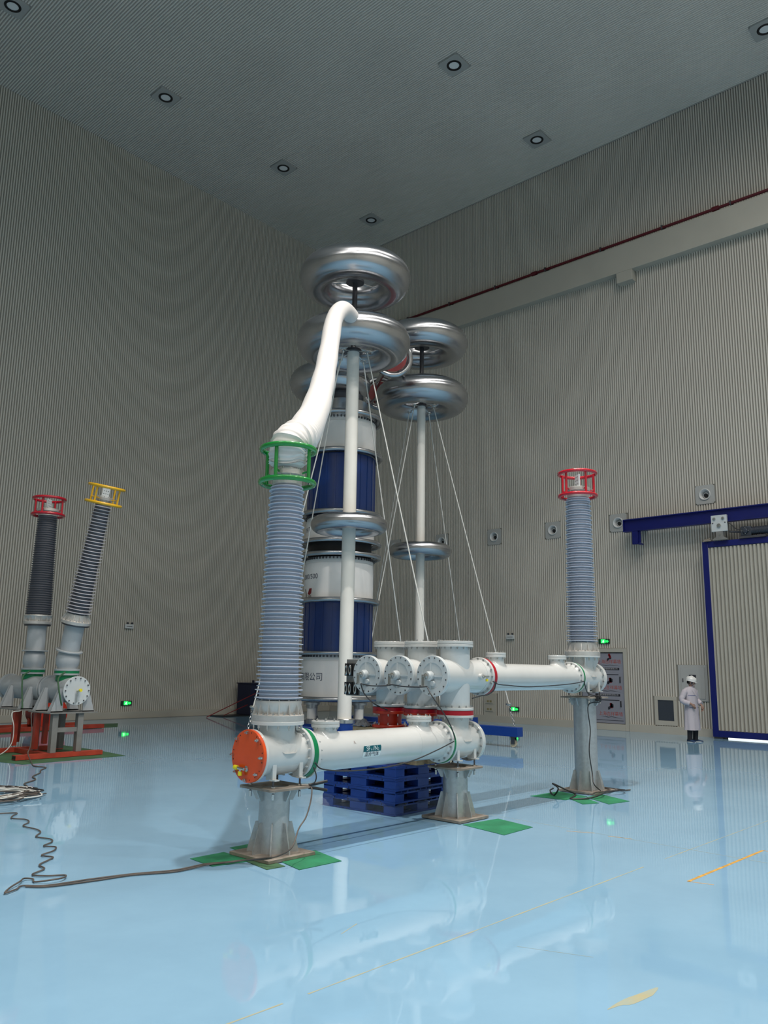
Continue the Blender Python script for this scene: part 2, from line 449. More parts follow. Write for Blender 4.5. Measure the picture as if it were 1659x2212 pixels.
for z in (1.82, 1.04): 
    blk.box(-.0375, -.036, 11.60 - 12.17, 12.42 - 12.17, z - .035, z + .035)
    text_flat(wht, '上海吉祥幕墙材料有限公司', .055, TM(12.0, z, -.002), sx=1.05)
for z in (1.65, .887): blk.box(-.0375, -.036, 11.63 - 12.17, 12.36 - 12.17, z - .012, z + .012)
blk.box(-.0375, -.036, 11.52 - 12.17, 12.4 - 12.17, .283, .298)
for z in (1.93, 1.155, .385):
    blk.prism([(-.36, .012), (-.2, .0), (-.12, -.012), (.0, .006), (.12, -.004), (.34, -.03), (.1, .01), (.0, .018), (-.1, .002), (-.2, .012)], .002, TM(11.9, z))
for z in (2.2, 1.455, .70):
    for (a, b, c, d) in ((-.05, .02, .0, .10), (-.07, .0, -.05, .03)): lg.box(-.0385, -.037, 11.93 + a - 12.17, 11.93 + b - 12.17, z + c, min(z + d, 2.28))
    blk.prism([(.05, .09), (.10, .06), (.10, -.03), (.02, -.03), (-.03, -.09), (-.08, -.1), (-.08, -.02), (.0, .02), (.0, .1)], .002, TM(11.93, z) @ Matrix.Translation((0, 0, .0005)) if z < 2 else TM(11.93, z - .06) @ Matrix.Scale(.8, 4))
obj('red_lettering', red, 'poster_red', leaf); obj('black_print', blk, 'poster_black', leaf); obj('white_lettering', wht, 'poster_white', leaf); obj('red_emblem', lg, 'deep_red', leaf)
h = MB(); 
for z in (1.50, .78): h.box(-.06, -.036, -.60, -.575, z - .09, z + .09)
obj('door_pull', h, 'black', d1)

# big sliding gate
d2 = sthing('door_2', (22.95, 0, 0))
m = MB(); wd = .165
m.box(-.06, .06, G1 - wd, G1, .05, GT); m.box(-.06, .06, G0, G0 + wd, .05, GT); m.box(-.06, .06, G0 + wd, G1 - wd, GT - wd, GT); m.box(-.06, .06, G0 + wd, G1 - wd, .05, .05 + wd)
obj('gate_frame', m, 'navy', d2, bevel=.008)
m = MB(); m.box(-.005, .03, G0 + wd, G1 - wd, .05 + wd, GT - wd); obj('gate_backing', m, 'wall_groove', d2)
rib = MB().add([(-.005, 0, .225), (-.045, .012, .225), (-.045, .062, .225), (-.005, .074, .225), (-.005, 0, 5.215), (-.045, .012, 5.215), (-.045, .062, 5.215), (-.005, .074, 5.215)],
               [(0, 1, 5, 4), (1, 2, 6, 5), (2, 3, 7, 6), (0, 3, 2, 1), (4, 5, 6, 7)])
m = MB(); k = 0
while G0 + wd + .01 + k * .104 + .08 < G1 - wd + .05:
    m.add([(x, min(y + G0 + wd + .01 + k * .104, G1 - wd), z) for x, y, z in rib.v], rib.f); k += 1
obj('gate_ribs', m, 'wall_plain', d2, kind='stuff')
m = MB(); m.box(.10, .13, G0 + .1, G1 - .35, .0, .035); obj('daylight_strip', m, 'daylight', d2, label='glowing strip standing in for daylight under the gate')  # emissive strip in place of an opening to daylight
m = MB(); m.box(-.03, .12, G1 - .24, G1 - .02, .0, .05); m.box(-.03, .1, G0 + .05, G0 + .3, 0, .05); obj('floor_guide', m, 'dark_steel', d2)

# overhead rail of the gate
rail = thing('crane_rail', 'long navy blue steel I-beam above the sliding gate', 'beam', (22.95, 11.05, 5.91))
m = MB(); L1 = -9.5
m.box(-.10, .10, L1, 0, 0, .03); m.box(-.10, .10, L1, 0, .35, .38); m.box(-.012, .012, L1, -.02, .03, .35); m.box(-.10, .10, -.02, 0, .03, .35)
obj('beam', m, 'navy', rail)
for yy in (-.5, -2.9, -5.3, -7.7): obj('wall_bracket', MB().box(.013, .44, yy - .06, yy + .06, .08, .3), 'navy', rail)
m = MB(); m.box(-.09, .02, -.46, -.28, -.40, -.001); m.box(-.09, .10, -.55, -.47, -.42, -.38); m.box(-.09, .02, -.459, -.455, -.4, -.0); m.box(-.02, .0, -.52, -.465, -.36, 0)
obj('end_stop', m, 'navy', rail, bevel=.02)
hg = thing('trolley_carrier', 'pale grey square trolley box hanging from the blue beam on the gate', 'trolley', (22.80, 8.14, 5.39))
m = MB(); m.box(-.05, .04, -.215, .215, .24, .70); obj('carrier_plate', m, 'gis_grey', hg, bevel=.006)
for y, z, r in ((-.12, .60, .042), (.12, .60, .042), (-.0, .40, .06)): obj('axle_cap', MB().disc((-.05, y, z), (-1, 0, 0), r, .03, 20, .006).disc((-.08, y, z), (-1, 0, 0), r * .4, .02, 12), 'bright_steel', hg)
for y, z in ((-.17, .48), (.17, .48)): obj('bolt', MB().disc((-.05, y, z), (-1, 0, 0), .018, .01, 10), 'dark_steel', hg)
m = MB().prism([(-.2, 0.0), (.2, 0.0), (.2, .03), (.1, .09), (.1, .24), (-.1, .24), (-.1, .09), (-.2, .03)], .1, Matrix(((0, 0, 1, -.05), (1, 0, 0, 0), (0, 1, 0, 0), (0, 0, 0, 1))))
obj('foot', m, 'stand_grey', hg)
m = MB(); m.cyl((-.06, .0, .14), (-.04, 0, .14), .035); obj('pivot_pin', m, 'bright_steel', hg)
mo = thing('gate_drive_motor', 'dark gear motor on the top edge of the blue gate', 'motor', (22.95, 7.45, 5.39))
m = MB(); m.cyl((0, -.12, .2), (0, -.62, .2), .105, seg=20); m.cyl((0, -.62, .2), (0, -.70, .2), .085, seg=20)
for k in range(9): m.ring((0, -.17 - k * .045, .2), (0, -1, 0), .1, .118, .012, 20)
obj('motor_body', m, 'motor_dark', mo)
m = MB(); m.box(-.10, .10, -.12, .16, .06, .33); m.cyl((0, .02, .2), (-.16, .02, .2), .07, seg=16); obj('gearbox', m, 'motor_dark', mo, bevel=.02)
m = MB(); m.box(-.12, .12, -.5, .2, 0.0, .06); m.cyl((0, .16, .2), (0, .48, .24), .03, seg=10); obj('mounting_plate', m, 'dark_steel', mo)
m = MB(); m.bolts((-.12, .02, .2), (-1, 0, 0), .085, 4, r=.014); obj('bolts', m, 'bright_steel', mo, kind='stuff')
c = MB().tube(smoothpath([(22.8, 7.98, 5.92), (22.8, 7.85, 5.82), (22.86, 7.7, 5.66), (22.9, 7.55, 5.68)]), .014)
tag(obj('motor_cable', c, 'cable_black'), 'short black cable between the trolley box and the gate motor', 'cable')
lm = MB(); lm.box(22.82, 22.98, 8.42, 8.62, 5.392, 5.43); lm.cyl((22.85, 8.60, 5.43), (22.85, 8.44, 5.46), .02)
tag(obj('limit_switch', lm, 'bare_plate'), 'small rusty limit switch at the left end of the gate top', 'switch')

# red fire main along the band, with couplings and hangers
fm = thing('fire_pipe', 'dark red sprinkler pipe running along the top of the wall band', 'pipe', (XW - .24, 0, 15.56))
obj('pipe', MB().cyl((0, Y0 + .1, 0), (0, YW - .1, 0), .045, seg=12), 'fire_red', fm)
for k in range(14):
    y = 22.2 - k * 2.12
    if k % 3 == 1: obj('coupling', MB().cyl((0, y + .35, 0), (0, y + .55, 0), .075, seg=12), 'fire_red', fm)
    obj('hanger', MB().box(-.05, .24, y - .03, y + .03, .03, .07).ring((0, y - .02, 0), (0, 1, 0), .045, .062, .04, 14).box(-.02, .02, y - .02, y + .02, -.11, -.04), 'dark_steel', fm)

# supply-air nozzles in the right wall
NL = ['round white air nozzle in wall panel above the blue beam, highest of the row', 'round white air nozzle in wall panel at the left tip of the blue beam',
      'round white air nozzle in wall panel just left of the red-topped bushing', 'round white air nozzle in wall panel between the far post and the red-topped bushing',
      'round white air nozzle partly hidden by the right side of the far post ring', 'air nozzle panel mostly hidden by the left side of the far post ring']
def square_hole(mb, h, r, d0, d1, F, seg=32):
    """square plate with round hole; F(u,v,d)"""
    v = []; 
    for k in range(seg):
        a = 2 * pi * (k + .5) / seg; c, s_ = cos(a), sin(a); q = h / max(abs(c), abs(s_))
        for rr, dd in ((r, d0), (r, d1), (q, d1), (q, d0)): v.append(F(rr * c, rr * s_, dd))
    f = []
    for k in range(seg):
        l = (k + 1) % seg
        for j in range(4): f.append((k * 4 + j, l * 4 + j, l * 4 + (j + 1) % 4, k * 4 + (j + 1) % 4))
    return mb.add(v, f)
for i, (y, z) in enumerate(NOZ):
    t = thing('air_nozzle', NL[i], 'air vent', (XW, y, z), group='air nozzles along the right wall')
    obj('face_plate', square_hole(MB(), .28, .135, 0, .045, lambda u, v, d: (-d, u, v)), 'panel_grey', t)
    M = axisM((0, 0, 0), (-1, 0, 0))
    obj('nozzle_ring', MB().lathe([(.135, .03), (.165, .045), (.17, .07), (.155, .08), (.135, .065), (.115, .02), (.105, -.10), (.135, -.10)], M, 36, closed=True), 'nozzle_white', t)
    Mt = axisM((.04, .0, -.02), (-1, .1, -.45))
    obj('throat', MB().lathe([(.0, -.06), (.062, -.06), (.07, .0), (.082, .005), (.10, -.06), (.10, -.1), (0, -.1)], Mt, 28), 'nozzle_white', t)
    obj('throat_opening', MB().disc(Mt @ Vector((0, 0, -.03)), Mt.to_3x3() @ Vector((0, 0, 1)), .066, .03, 24), 'black', t)

# recessed ceiling downlights
def downlight(x, y, on, label):
    t = thing('ceiling_light', label, 'ceiling light', (x, y, HC + .04), group='recessed ceiling downlights')
    obj('plate', square_hole(MB(), .345, .19, 0, .06, lambda u, v, d: (u, v, -d)), 'panel_grey', t)
    obj('trim_ring', MB().lathe([(.155, -.07), (.22, -.065), (.225, -.05), (.19, 0.0), (.15, .02)], None, 36, closed=True), 'black', t)
    cone = MB().lathe([(.155, -.05), (.145, -.01), (.11, .06), (.06, .10), (0, .11)], None, 36)
    obj('reflector', cone, 'reflector', t)
    fins = MB()
    for k in range(8):
        a = 2 * pi * k / 8; M = Matrix.Rotation(a, 4, 'Z')
        fins.prism([(.05, .105), (.108, .058), (.142, -.012), (.13, -.03), (.04, .06)], .026, M @ Matrix(((1, 0, 0, 0), (0, 0, -1, .013), (0, 1, 0, 0), (0, 0, 0, 1))))
    obj('fins', fins, 'dark_steel', t)
    if on: obj('lamp', MB().disc((0, 0, .095), (0, 0, -1), .05, .02, 20), 'lamp_glow', t)
    return t
OL = ['unlit round downlight at the left, second from the top left corner', 'unlit round downlight left of the ceiling centre', 'unlit round downlight nearest the room corner above the tall toroid',
      'unlit round downlight near the top centre of the ceiling', 'unlit round downlight right of centre, nearer the right wall', 'unlit round downlight in the top left corner of the picture', 'unlit round downlight cut by the right edge, below a plain strip']
for (x, y), l in zip(LAMP_XY_OFF, OL): downlight(x, y, False, l)
for (x, y, p), l in zip(LAMP_XY_ON, ('above the orange-capped housing, brightest of all', 'above the cable loop at the left', 'above the tall pedestal', 'above the person side of the floor', 'behind the camera on the gate side', 'behind the camera, middle of its row', 'behind the camera, left of the middle', 'behind the camera nearest the right wall', 'behind the camera, far left of its row, added for light from the left', 'beside the camera on the left, added for light from that side', 'farthest left of all, added for side light')):
    downlight(x, y, True, 'lit round downlight outside the picture, ' + l)
m = MB(); m.box(21.45, 21.67, 1.6, 5.22, HC - .012, HC + .01)
struct('trim_3', m, 'panel_grey')

# small fittings on the walls
def exit_sign(loc, rot, label, flip=1):
    t = thing('exit_sign', label, 'exit sign', loc, rot, group='green emergency exit signs')
    obj('housing', MB().box(-.19, .19, -.03, 0, -.075, .075), 'exit_dark', t, bevel=.008)
    obj('lit_panel', MB().box(-.10, .05, -.034, -.031, -.055, .058), 'exit_green', t)
    obj('lit_arrow', MB().prism([(.06, -.03), (.11, -.03), (.11, -.05), (.16, 0), (.11, .05), (.11, .03), (.06, .03)], .004, Matrix(((flip, 0, 0, 0), (0, 0, -1, -.031), (0, 1, 0, 0), (0, 0, 0, 1)))), 'exit_green', t)
    f = MB(); MM = Matrix(((1, 0, 0, -.02), (0, 0, -1, -.035), (0, 1, 0, 0), (0, 0, 0, 1)))
    f.disc(MM @ Vector((.0, .035, 0)), (0, -1, 0), .011, .003, 10)
    f.prism([(-.03, .015), (.02, .02), (.035, -.005), (.025, -.01), (.01, .008), (.0, -.01), (.02, -.03), (.0, -.045), (-.01, -.03), (-.015, -.015), (-.045, -.03), (-.04, -.04), (-.02, -.01), (-.012, .005), (-.03, .003)], .003, MM)
    obj('running_figure', f, 'exit_white', t)
RW = (0, 0, -pi / 2)
exit_sign((14.27, YW - .035, .485), (0, 0, 0), 'low green exit sign on the left wall behind the grey twin bushings')
exit_sign((XW - .035, 15.38, .465), RW, 'low green exit sign on the right wall below the horizontal white duct')
exit_sign((XW - .035, 12.06, 2.655), RW, 'green exit sign above the door with printed film')
def emergency_light(loc, rot, label):
    t = thing('emergency_light', label, 'emergency light', loc, rot, group='twin-head emergency lights')
    obj('battery_box', MB().box(-.15, .15, -.06, 0, -.09, .05), 'gis_grey', t, bevel=.008)
    for sx in (-.07, .09):
        obj('lamp_head', MB().cyl((sx, -.02, .05), (sx, -.02, .075), .01).lathe([(.018, 0), (.035, .03), (.035, .05), (0, .05)], axisM((sx, -.015, .095), (0, -1, -.4)), 14), 'dark_steel', t)
    obj('indicator_strip', MB().box(-.1, .1, -.064, -.061, -.03, -.015), 'dark_steel', t)
emergency_light((14.15, YW - .035, 2.95), (0, 0, 0), 'twin-head emergency light high on the left wall')
emergency_light((XW - .035, 15.49, 2.85), RW, 'twin-head emergency light on the right wall above the white duct')

t = thing('distribution_panel', 'beige wall panel with two rows of sockets beside the low exit sign', 'panel', (XW, 16.36, 0), RW)
obj('panel', MB().box(-.26, .26, -.055, 0, .12, .95), 'wall_plain', t, bevel=.005)
for z in (.68, .42):
    obj('socket_row', MB().box(-.16, .13, -.075, -.056, z - .07, z + .07), 'wall_plain', t)
    s_ = MB(); s_.box(-.10, -.02, -.08, -.076, z - .03, z + .035); s_.box(.01, .09, -.08, -.076, z - .03, z + .035); obj('sockets', s_, 'socket_yellow', t)
t = thing('wall_vent', 'square framed dark panel low in the right wall left of the standing person', 'wall panel', (XW, 10.195, .65), RW)
obj('frame', MB().box(-.335, .335, -.05, 0, -.41, -.28).box(-.335, .335, -.05, 0, .3, .41).box(-.335, -.235, -.05, 0, -.28, .3).box(.235, .335, -.05, 0, -.28, .3), 'wall_plain', t, bevel=.004)
obj('dark_glass', MB().box(-.235, .235, -.03, -.001, -.28, .3), 'glass_dark', t)
t = thing('control_box', 'grey flush control cabinet on the right wall behind the standing person', 'cabinet', (XW, 9.355, 1.465), RW)
obj('frame', MB().box(-.42, .42, -.05, 0, -.51, .50), 'panel_grey', t, bevel=.006)
dr = obj('door', MB().box(-.34, .34, -.065, -.051, -.44, .43), 'panel_grey', t, bevel=.004)
obj('warning_plate', MB().box(-.10, .10, -.070, -.066, .08, .22), 'poster_black', dr)
obj('handle', MB().box(-.29, -.27, -.085, -.066, .02, .12), 'dark_steel', dr)

# ================================================================ SWITCHGEAR UNDER TEST (axis along X at Y = AY)
AY = 6.2
def gusset(mb, ang, r0, r1, z0, z1, t=.012, cx=0, cy=0, tip=.03):
    """triangular stiffener standing radially"""
    M = Matrix.Translation((cx, cy, 0)) @ Matrix.Rotation(ang, 4, 'Z') @ Matrix(((1, 0, 0, 0), (0, 0, -1, t / 2), (0, 1, 0, 0), (0, 0, 0, 1)))
    dz = z1 - z0; s_ = 1 if dz > 0 else -1
    return mb.prism([(r0, z0), (r1, z0), (r1, z0 + s_ * .02), (r0 + tip, z1), (r0, z1)], t, M)
def pedestal(x, ztop, rc, label, wb=.285, wt=.25, skin='galvanised', gh=.27):
    t = thing('support_pedestal', label, 'pedestal', (x, AY, 0), group='steel pedestals under the white switchgear')
    obj('base_plate', MB().box(-wb, wb, -wb, wb, .006, .036), 'bare_plate', t, bevel=.003)
    obj('column', MB().cyl((0, 0, .036), (0, 0, ztop - .02), rc, seg=48), skin, t)
    g = [obj('base_gusset', gusset(MB(), k * pi / 4 + pi / 8 * 0, rc - .004, rc + .095, .036, .036 + gh), skin, t) for k in range(8)]
    for k in range(8): obj('top_gusset', gusset(MB(), k * pi / 4, rc - .004, wt - .03, ztop - .022, ztop - .13), skin, t)
    v = []
    tp = square_hole(MB(), wt, rc * .9, 0, .02, lambda u, v, d: (u, v, d + ztop - .02), 48)
    obj('top_plate', tp, 'bare_plate', t)
    obj('pipe_mouth', MB().disc((0, 0, ztop - .05), (0, 0, 1), rc * .89, .01), 'black', t)
    for sx in (-.165, .165):
        for sy in (-.165, .165):
            r = obj('threaded_rod', MB().cyl((sx, sy, ztop - .10), (sx, sy, ztop + .10), .010, seg=10), 'dark_steel', t)
            n = MB()
            for z in (ztop + .0, ztop - .038): n.lathe([(.02, z), (.02, z + .016)], MZ((sx, sy, 0)), 6)
            n.lathe([(.014, ztop - .10), (.014, ztop - .05)], MZ((sx, sy, 0)), 10)
            obj('nut', n, 'bright_steel', r)
    return t
pA = pedestal(5.30, .63, .146, 'short grey pedestal with rusty base plate under the orange-capped housing')
pB = pedestal(8.12, .60, .148, 'short grey pedestal beside the blue pallets under the middle column')
pC = pedestal(11.32, 1.37, .167, 'tall galvanised pedestal under the right end of the upper duct', wb=.30, wt=.27, gh=.27)

def saddle_feet(t, cx, zc, R, zbot, sx=.165, m='gis_white'):
    for s_ in (-1, 1):
        for q in (-1, 1):
            yq = .172 * q; x = cx + s_ * sx
            mb = MB().box(x - .022, x + .022, yq - .007, yq + .007, zbot, zc - .035)
            mb.box(x - .005, x + .005, min(yq - .005 * q, yq * .35), max(yq - .005 * q, yq * .35), zbot, zc - .10)
            mb.box(x - .028, x + .028, yq - .035 + .012 * q, yq + .035 + .0 * q, zbot, zbot + .012)
            obj('foot_bracket', mb, m, t)

# --- front left housing (tee) with orange blanking cap
tA = thing('gas_housing', 'white tee housing with an orange end cap at the near end', 'housing', (5.30, AY, .92))
RB = .195
obj('body', MB().cyl((-.31, 0, 0), (.27, 0, 0), RB, seg=56), 'gis_white', tA)
obj('neck', MB().saddle(0, 0, 0, RB, .17, .30, fil=.045), 'gis_white', tA)
f = MB().disc((-.315, 0, 0), (1, 0, 0), .24, .03, 56, .004); obj('end_flange', f, 'gis_white', tA)
f = MB().disc((.245, 0, 0), (1, 0, 0), .24, .035, 56, .004); f.bolts((.245, 0, 0), (-1, 0, 0), .217, 16, ph=.5); obj('duct_flange', f, 'gis_white', tA)
f = MB().disc((0, 0, .275), (0, 0, 1), .255, .035, 56, .004); nf = obj('neck_flange', f, 'gis_white', tA)
obj('flange_nuts', MB().bolts((0, 0, .275), (0, 0, -1), .232, 14, .012, .028), 'bright_steel', tA, kind='stuff')
cap = obj('end_cap', MB().disc((-.315, 0, 0), (-1, 0, 0), .24, .034, 56, .004), 'orange_cap', tA, label='orange blanking cap')
obj('cap_bolts', MB().bolts((-.349, 0, 0), (-1, 0, 0), .212, 8, .015, .028, ph=.0), 'bright_steel', cap, kind='stuff')
m = MB()
for k in range(16):
    a = 2 * pi * (k + .5) / 16; m.disc((-.3485, .215 * cos(a), .215 * sin(a)), (-1, 0, 0), .006, .002, 8)
obj('bolt_holes', m, 'black', cap, kind='stuff')
v = MB(); v.disc((-.349, .0, -.115), (-1, 0, 0), .028, .012, 20); v.cyl((-.36, 0, -.115), (-.39, 0, -.115), .014); v.cyl((-.385, 0, -.115), (-.385, .10, -.11), .014, seg=12); v.cyl((-.385, .055, -.11), (-.385, .055, -.15), .012, seg=12)
vv = obj('gas_valve', v, 'bright_steel', tA)
obj('valve_cap', MB().cyl((-.385, .095, -.11), (-.385, .14, -.107), .022, seg=16).cyl((-.385, .055, -.14), (-.385, .055, -.175), .020, seg=16), 'yellow_cap', vv)
saddle_feet(tA, 0, -.02, RB, -.22)

# --- tee under the middle column
tB = thing('gas_housing', 'white tee housing between the nearest disconnector and the middle pedestal', 'housing', (8.12, AY, .88))
obj('body', MB().cyl((-.27, 0, 0), (.28, 0, 0), RB, seg=56), 'gis_white', tB)
obj('neck', MB().saddle(0, 0, 0, RB, .165, .30, fil=.045), 'gis_white', tB)
f = MB().disc((-.285, 0, 0), (1, 0, 0), .235, .03, 56, .004); obj('duct_flange', f, 'gis_white', tB)
f = MB().disc((.245, 0, 0), (1, 0, 0), .24, .028, 56, .004).disc((.275, 0, 0), (1, 0, 0), .24, .028, 56, .004); ef = obj('end_flange', f, 'gis_white', tB)
obj('end_bolts', MB().bolts((.245, 0, 0), (-1, 0, 0), .217, 14), 'bolt_steel', ef, kind='stuff')
f = MB().disc((0, 0, .292), (0, 0, 1), .225, .028, 56, .003); f2 = obj('neck_flange', f, 'gis_white', tB)
obj('flange_bolts', MB().bolts((0, 0, .292), (0, 0, -1), .205, 12, .011, .02), 'bright_steel', f2, kind='stuff')
saddle_feet(tB, 0, -.02, RB, -.20)

# --- tee at the right end of the upper duct
tC = thing('gas_housing', 'white tee housing on the tall pedestal under the right bushing', 'housing', (11.30, AY, 1.645))
R2 = .185
obj('body', MB().cyl((-.33, 0, 0), (.30, 0, 0), R2, seg=56), 'gis_white', tC)
obj('neck', MB().saddle(0, 0, 0, R2, .155, .32, fil=.05), 'gis_white', tC)
f = MB().disc((-.33, 0, 0), (1, 0, 0), .225, .03, 56, .004); obj('duct_flange', f, 'gis_white', tC)
f = MB().disc((.265, 0, 0), (1, 0, 0), .225, .03, 56, .004).disc((.297, 0, 0), (1, 0, 0), .228, .03, 56, .004); ef = obj('end_flange', f, 'gis_white', tC)
obj('end_bolts', MB().bolts((.265, 0, 0), (-1, 0, 0), .206, 14, .010), 'bolt_steel', ef, kind='stuff')
f = MB().disc((0, 0, .305), (0, 0, 1), .262, .03, 56, .004); f2 = obj('neck_flange', f, 'gis_white', tC)
obj('flange_nuts', MB().bolts((0, 0, .305), (0, 0, -1), .238, 14, .012, .03), 'bright_steel', f2, kind='stuff')
for a in (0.6, 2.2, 3.8, 5.4): gusset_m = gusset(MB(), a, .15, .25, .304, .12, .01); obj('neck_web', gusset_m, 'gis_white', tC)
saddle_feet(tC, .0, -.02, R2, -.205)

# --- ducts
def duct(x0, x1, z, R, Rf, ports, name_label, port_r, ztop, gl, gr):
    t = thing('gas_duct', name_label, 'duct', ((x0 + x1) / 2, AY, z)); c = (x0 + x1) / 2
    a, b = x0 - c, x1 - c
    obj('pipe', MB().cyl((a + .02, 0, 0), (b - .02, 0, 0), R, seg=56), 'gis_white', t)
    for xx, d in ((a, 1), (b, -1)):
        fl_ = obj('end_flange', MB().disc((xx, 0, 0), (d, 0, 0), Rf, .035, 56, .004).lathe([(R + .001, 0), (R + .02, .0), (R + .001, .03)], axisM((xx + d * .034, 0, 0), (d, 0, 0)), 56), 'gis_white', t)
        obj('flange_bolts', MB().bolts((xx + d * .035, 0, 0), (d, 0, 0), Rf - .024, 16, .010, .018, ph=.5), 'bolt_steel', fl_, kind='stuff')
    for px in ports:
        q = px - c
        p = obj('port', MB().saddle(q, 0, 0, R, port_r * .8, ztop - z - .05, fil=.055), 'gis_white', t)
        fl_ = obj('port_cover', MB().disc((q, 0, ztop - z - .06), (0, 0, 1), port_r, .03, 40, .003).disc((q, 0, ztop - z - .028), (0, 0, 1), port_r, .028, 40, .003), 'gis_white', t)
        obj('port_bolts', MB().bolts((q, 0, ztop - z), (0, 0, 1), port_r - .022, 8, .010, .012, through=0).bolts((q, 0, ztop - z - .06), (0, 0, -1), port_r - .022, 8, .010, .016), 'bright_steel', fl_, kind='stuff')
    return t
dA = duct(5.64, 7.80, .90, .19, .24, (5.94, 7.43), 'long white horizontal duct with a gas label between the two short pedestals', .146, 1.205, 1, 1)
dC = duct(8.69, 10.93, 1.65, .175, .225, (9.00, 10.55), 'upper white horizontal duct leading right to the tall pedestal', .132, 1.965, 1, 1)
seam = obj('weld_seam', MB().ring((.55, 0, 0), (1, 0, 0), .185, .1912, .006, 56), 'gis_white', dA)
# gas label: rounded slanted plate, teal over white
def round_par(w, h, r, sh, n=5):
    pts = []
    for cx, cy, a0 in ((w - r, h - r, 0), (-w + r, h - r, 90), (-w + r, -h + r, 180), (w - r, -h + r, 270)):
        if (cx < 0 and cy < 0) or (cx > 0 and cy > 0): rr = r
        else: rr = r
        for k in range(n + 1):
            a = R_(a0 + 90 * k / n); x, y = cx + rr * cos(a), cy + rr * sin(a); pts.append((x + sh * y, y))
    return pts
def wrap_plate(mb, poly, x0, z0, R, v0, t=.0025, ylo=None, yhi=None, nx=1, ny=16, sl=0.0):
    """strip the polygon into thin bands and bend it round the pipe"""
    ys = [ylo + (yhi - ylo) * k / ny for k in range(ny + 1)]
    def span(y):
        xs = []
        for (xa, ya), (xb, yb) in zip(poly, poly[1:] + poly[:1]):
            if (ya - y) * (yb - y) <= 0 and ya != yb: xs.append(xa + (xb - xa) * (y - ya) / (yb - ya))
        return (min(xs), max(xs)) if xs else (0, 0)
    v = []; f = []
    eps = 1e-4
    for k, y in enumerate(ys):
        a, b = span(min(max(y, min(p[1] for p in poly) + eps), max(p[1] for p in poly) - eps)); th = (y + v0) / R
        for x in (a, b): v.append((x0 + x, -(R + t) * cos(th), z0 + (R + t) * sin(th)))
        if k: n = len(v); f.append((n - 4, n - 3, n - 1, n - 2))
    return mb.add(v, f)
poly = round_par(.135, .062, .022, .12)
xl = 6.445 - 6.72; v0 = -.012
lp = obj('gas_label', wrap_plate(MB(), poly, xl, 0, .19, v0, .0018, -.062, .062), 'label_white', dA, label='rounded teal and white gas label reading SF6 / N2')
obj('label_band', wrap_plate(MB(), poly, xl, 0, .19, v0, .0026, -.002, .0575, ny=8), 'label_teal', lp)
t1 = MB(); 
text_on_x_cyl(t1, 'SF', .066, xl - .060, 0, 0, .194, v0 + .028, sx=.98)
text_on_x_cyl(t1, '6', .036, xl - .010, 0, 0, .194, v0 + .018)
text_on_x_cyl(t1, '/', .066, xl + .022, 0, 0, .194, v0 + .028)
text_on_x_cyl(t1, 'N', .066, xl + .058, 0, 0, .194, v0 + .028, sx=.98)
text_on_x_cyl(t1, '2', .036, xl + .094, 0, 0, .194, v0 + .018)
obj('label_lettering', t1, 'label_white', lp)
t1 = MB(); text_on_x_cyl(t1, '混合气体', .054, xl - .006, 0, 0, .194, v0 - .032, shear=.12, sx=1.0); obj('label_characters', t1, 'ink', lp)
t1 = MB(); text_on_x_cyl(t1, 'A', .05, 6.2 - 6.72, 0, 0, .1915, .09); obj('pencil_mark', t1, 'pencil', dA)

# --- coloured spacers between flanges
def spacer(p, d, r, t, m, label):
    o = obj('insulating_spacer', MB().disc((0, 0, 0), d, r, t, 56), m); o.location = p
    return tag(o, label, 'spacer')
spacer((5.58, AY, .91), (1, 0, 0), .236, .06, 'spacer_green', 'green ring between the orange-capped housing and the lower duct')
spacer((7.80, AY, .89), (1, 0, 0), .236, .036, 'spacer_green', 'green ring at the far end of the lower duct')
spacer((10.93, AY, 1.65), (1, 0, 0), .222, .04, 'spacer_green', 'green ring near the right bushing on the upper duct')
spacer((8.636, AY, 1.655), (1, 0, 0), .236, .054, 'spacer_red', 'red ring between the nearest disconnector and the upper duct')
spacer((8.12, AY, 1.20), (0, 0, 1), .222, .052, 'spacer_red', 'flat red ring under the nearest disconnector column')

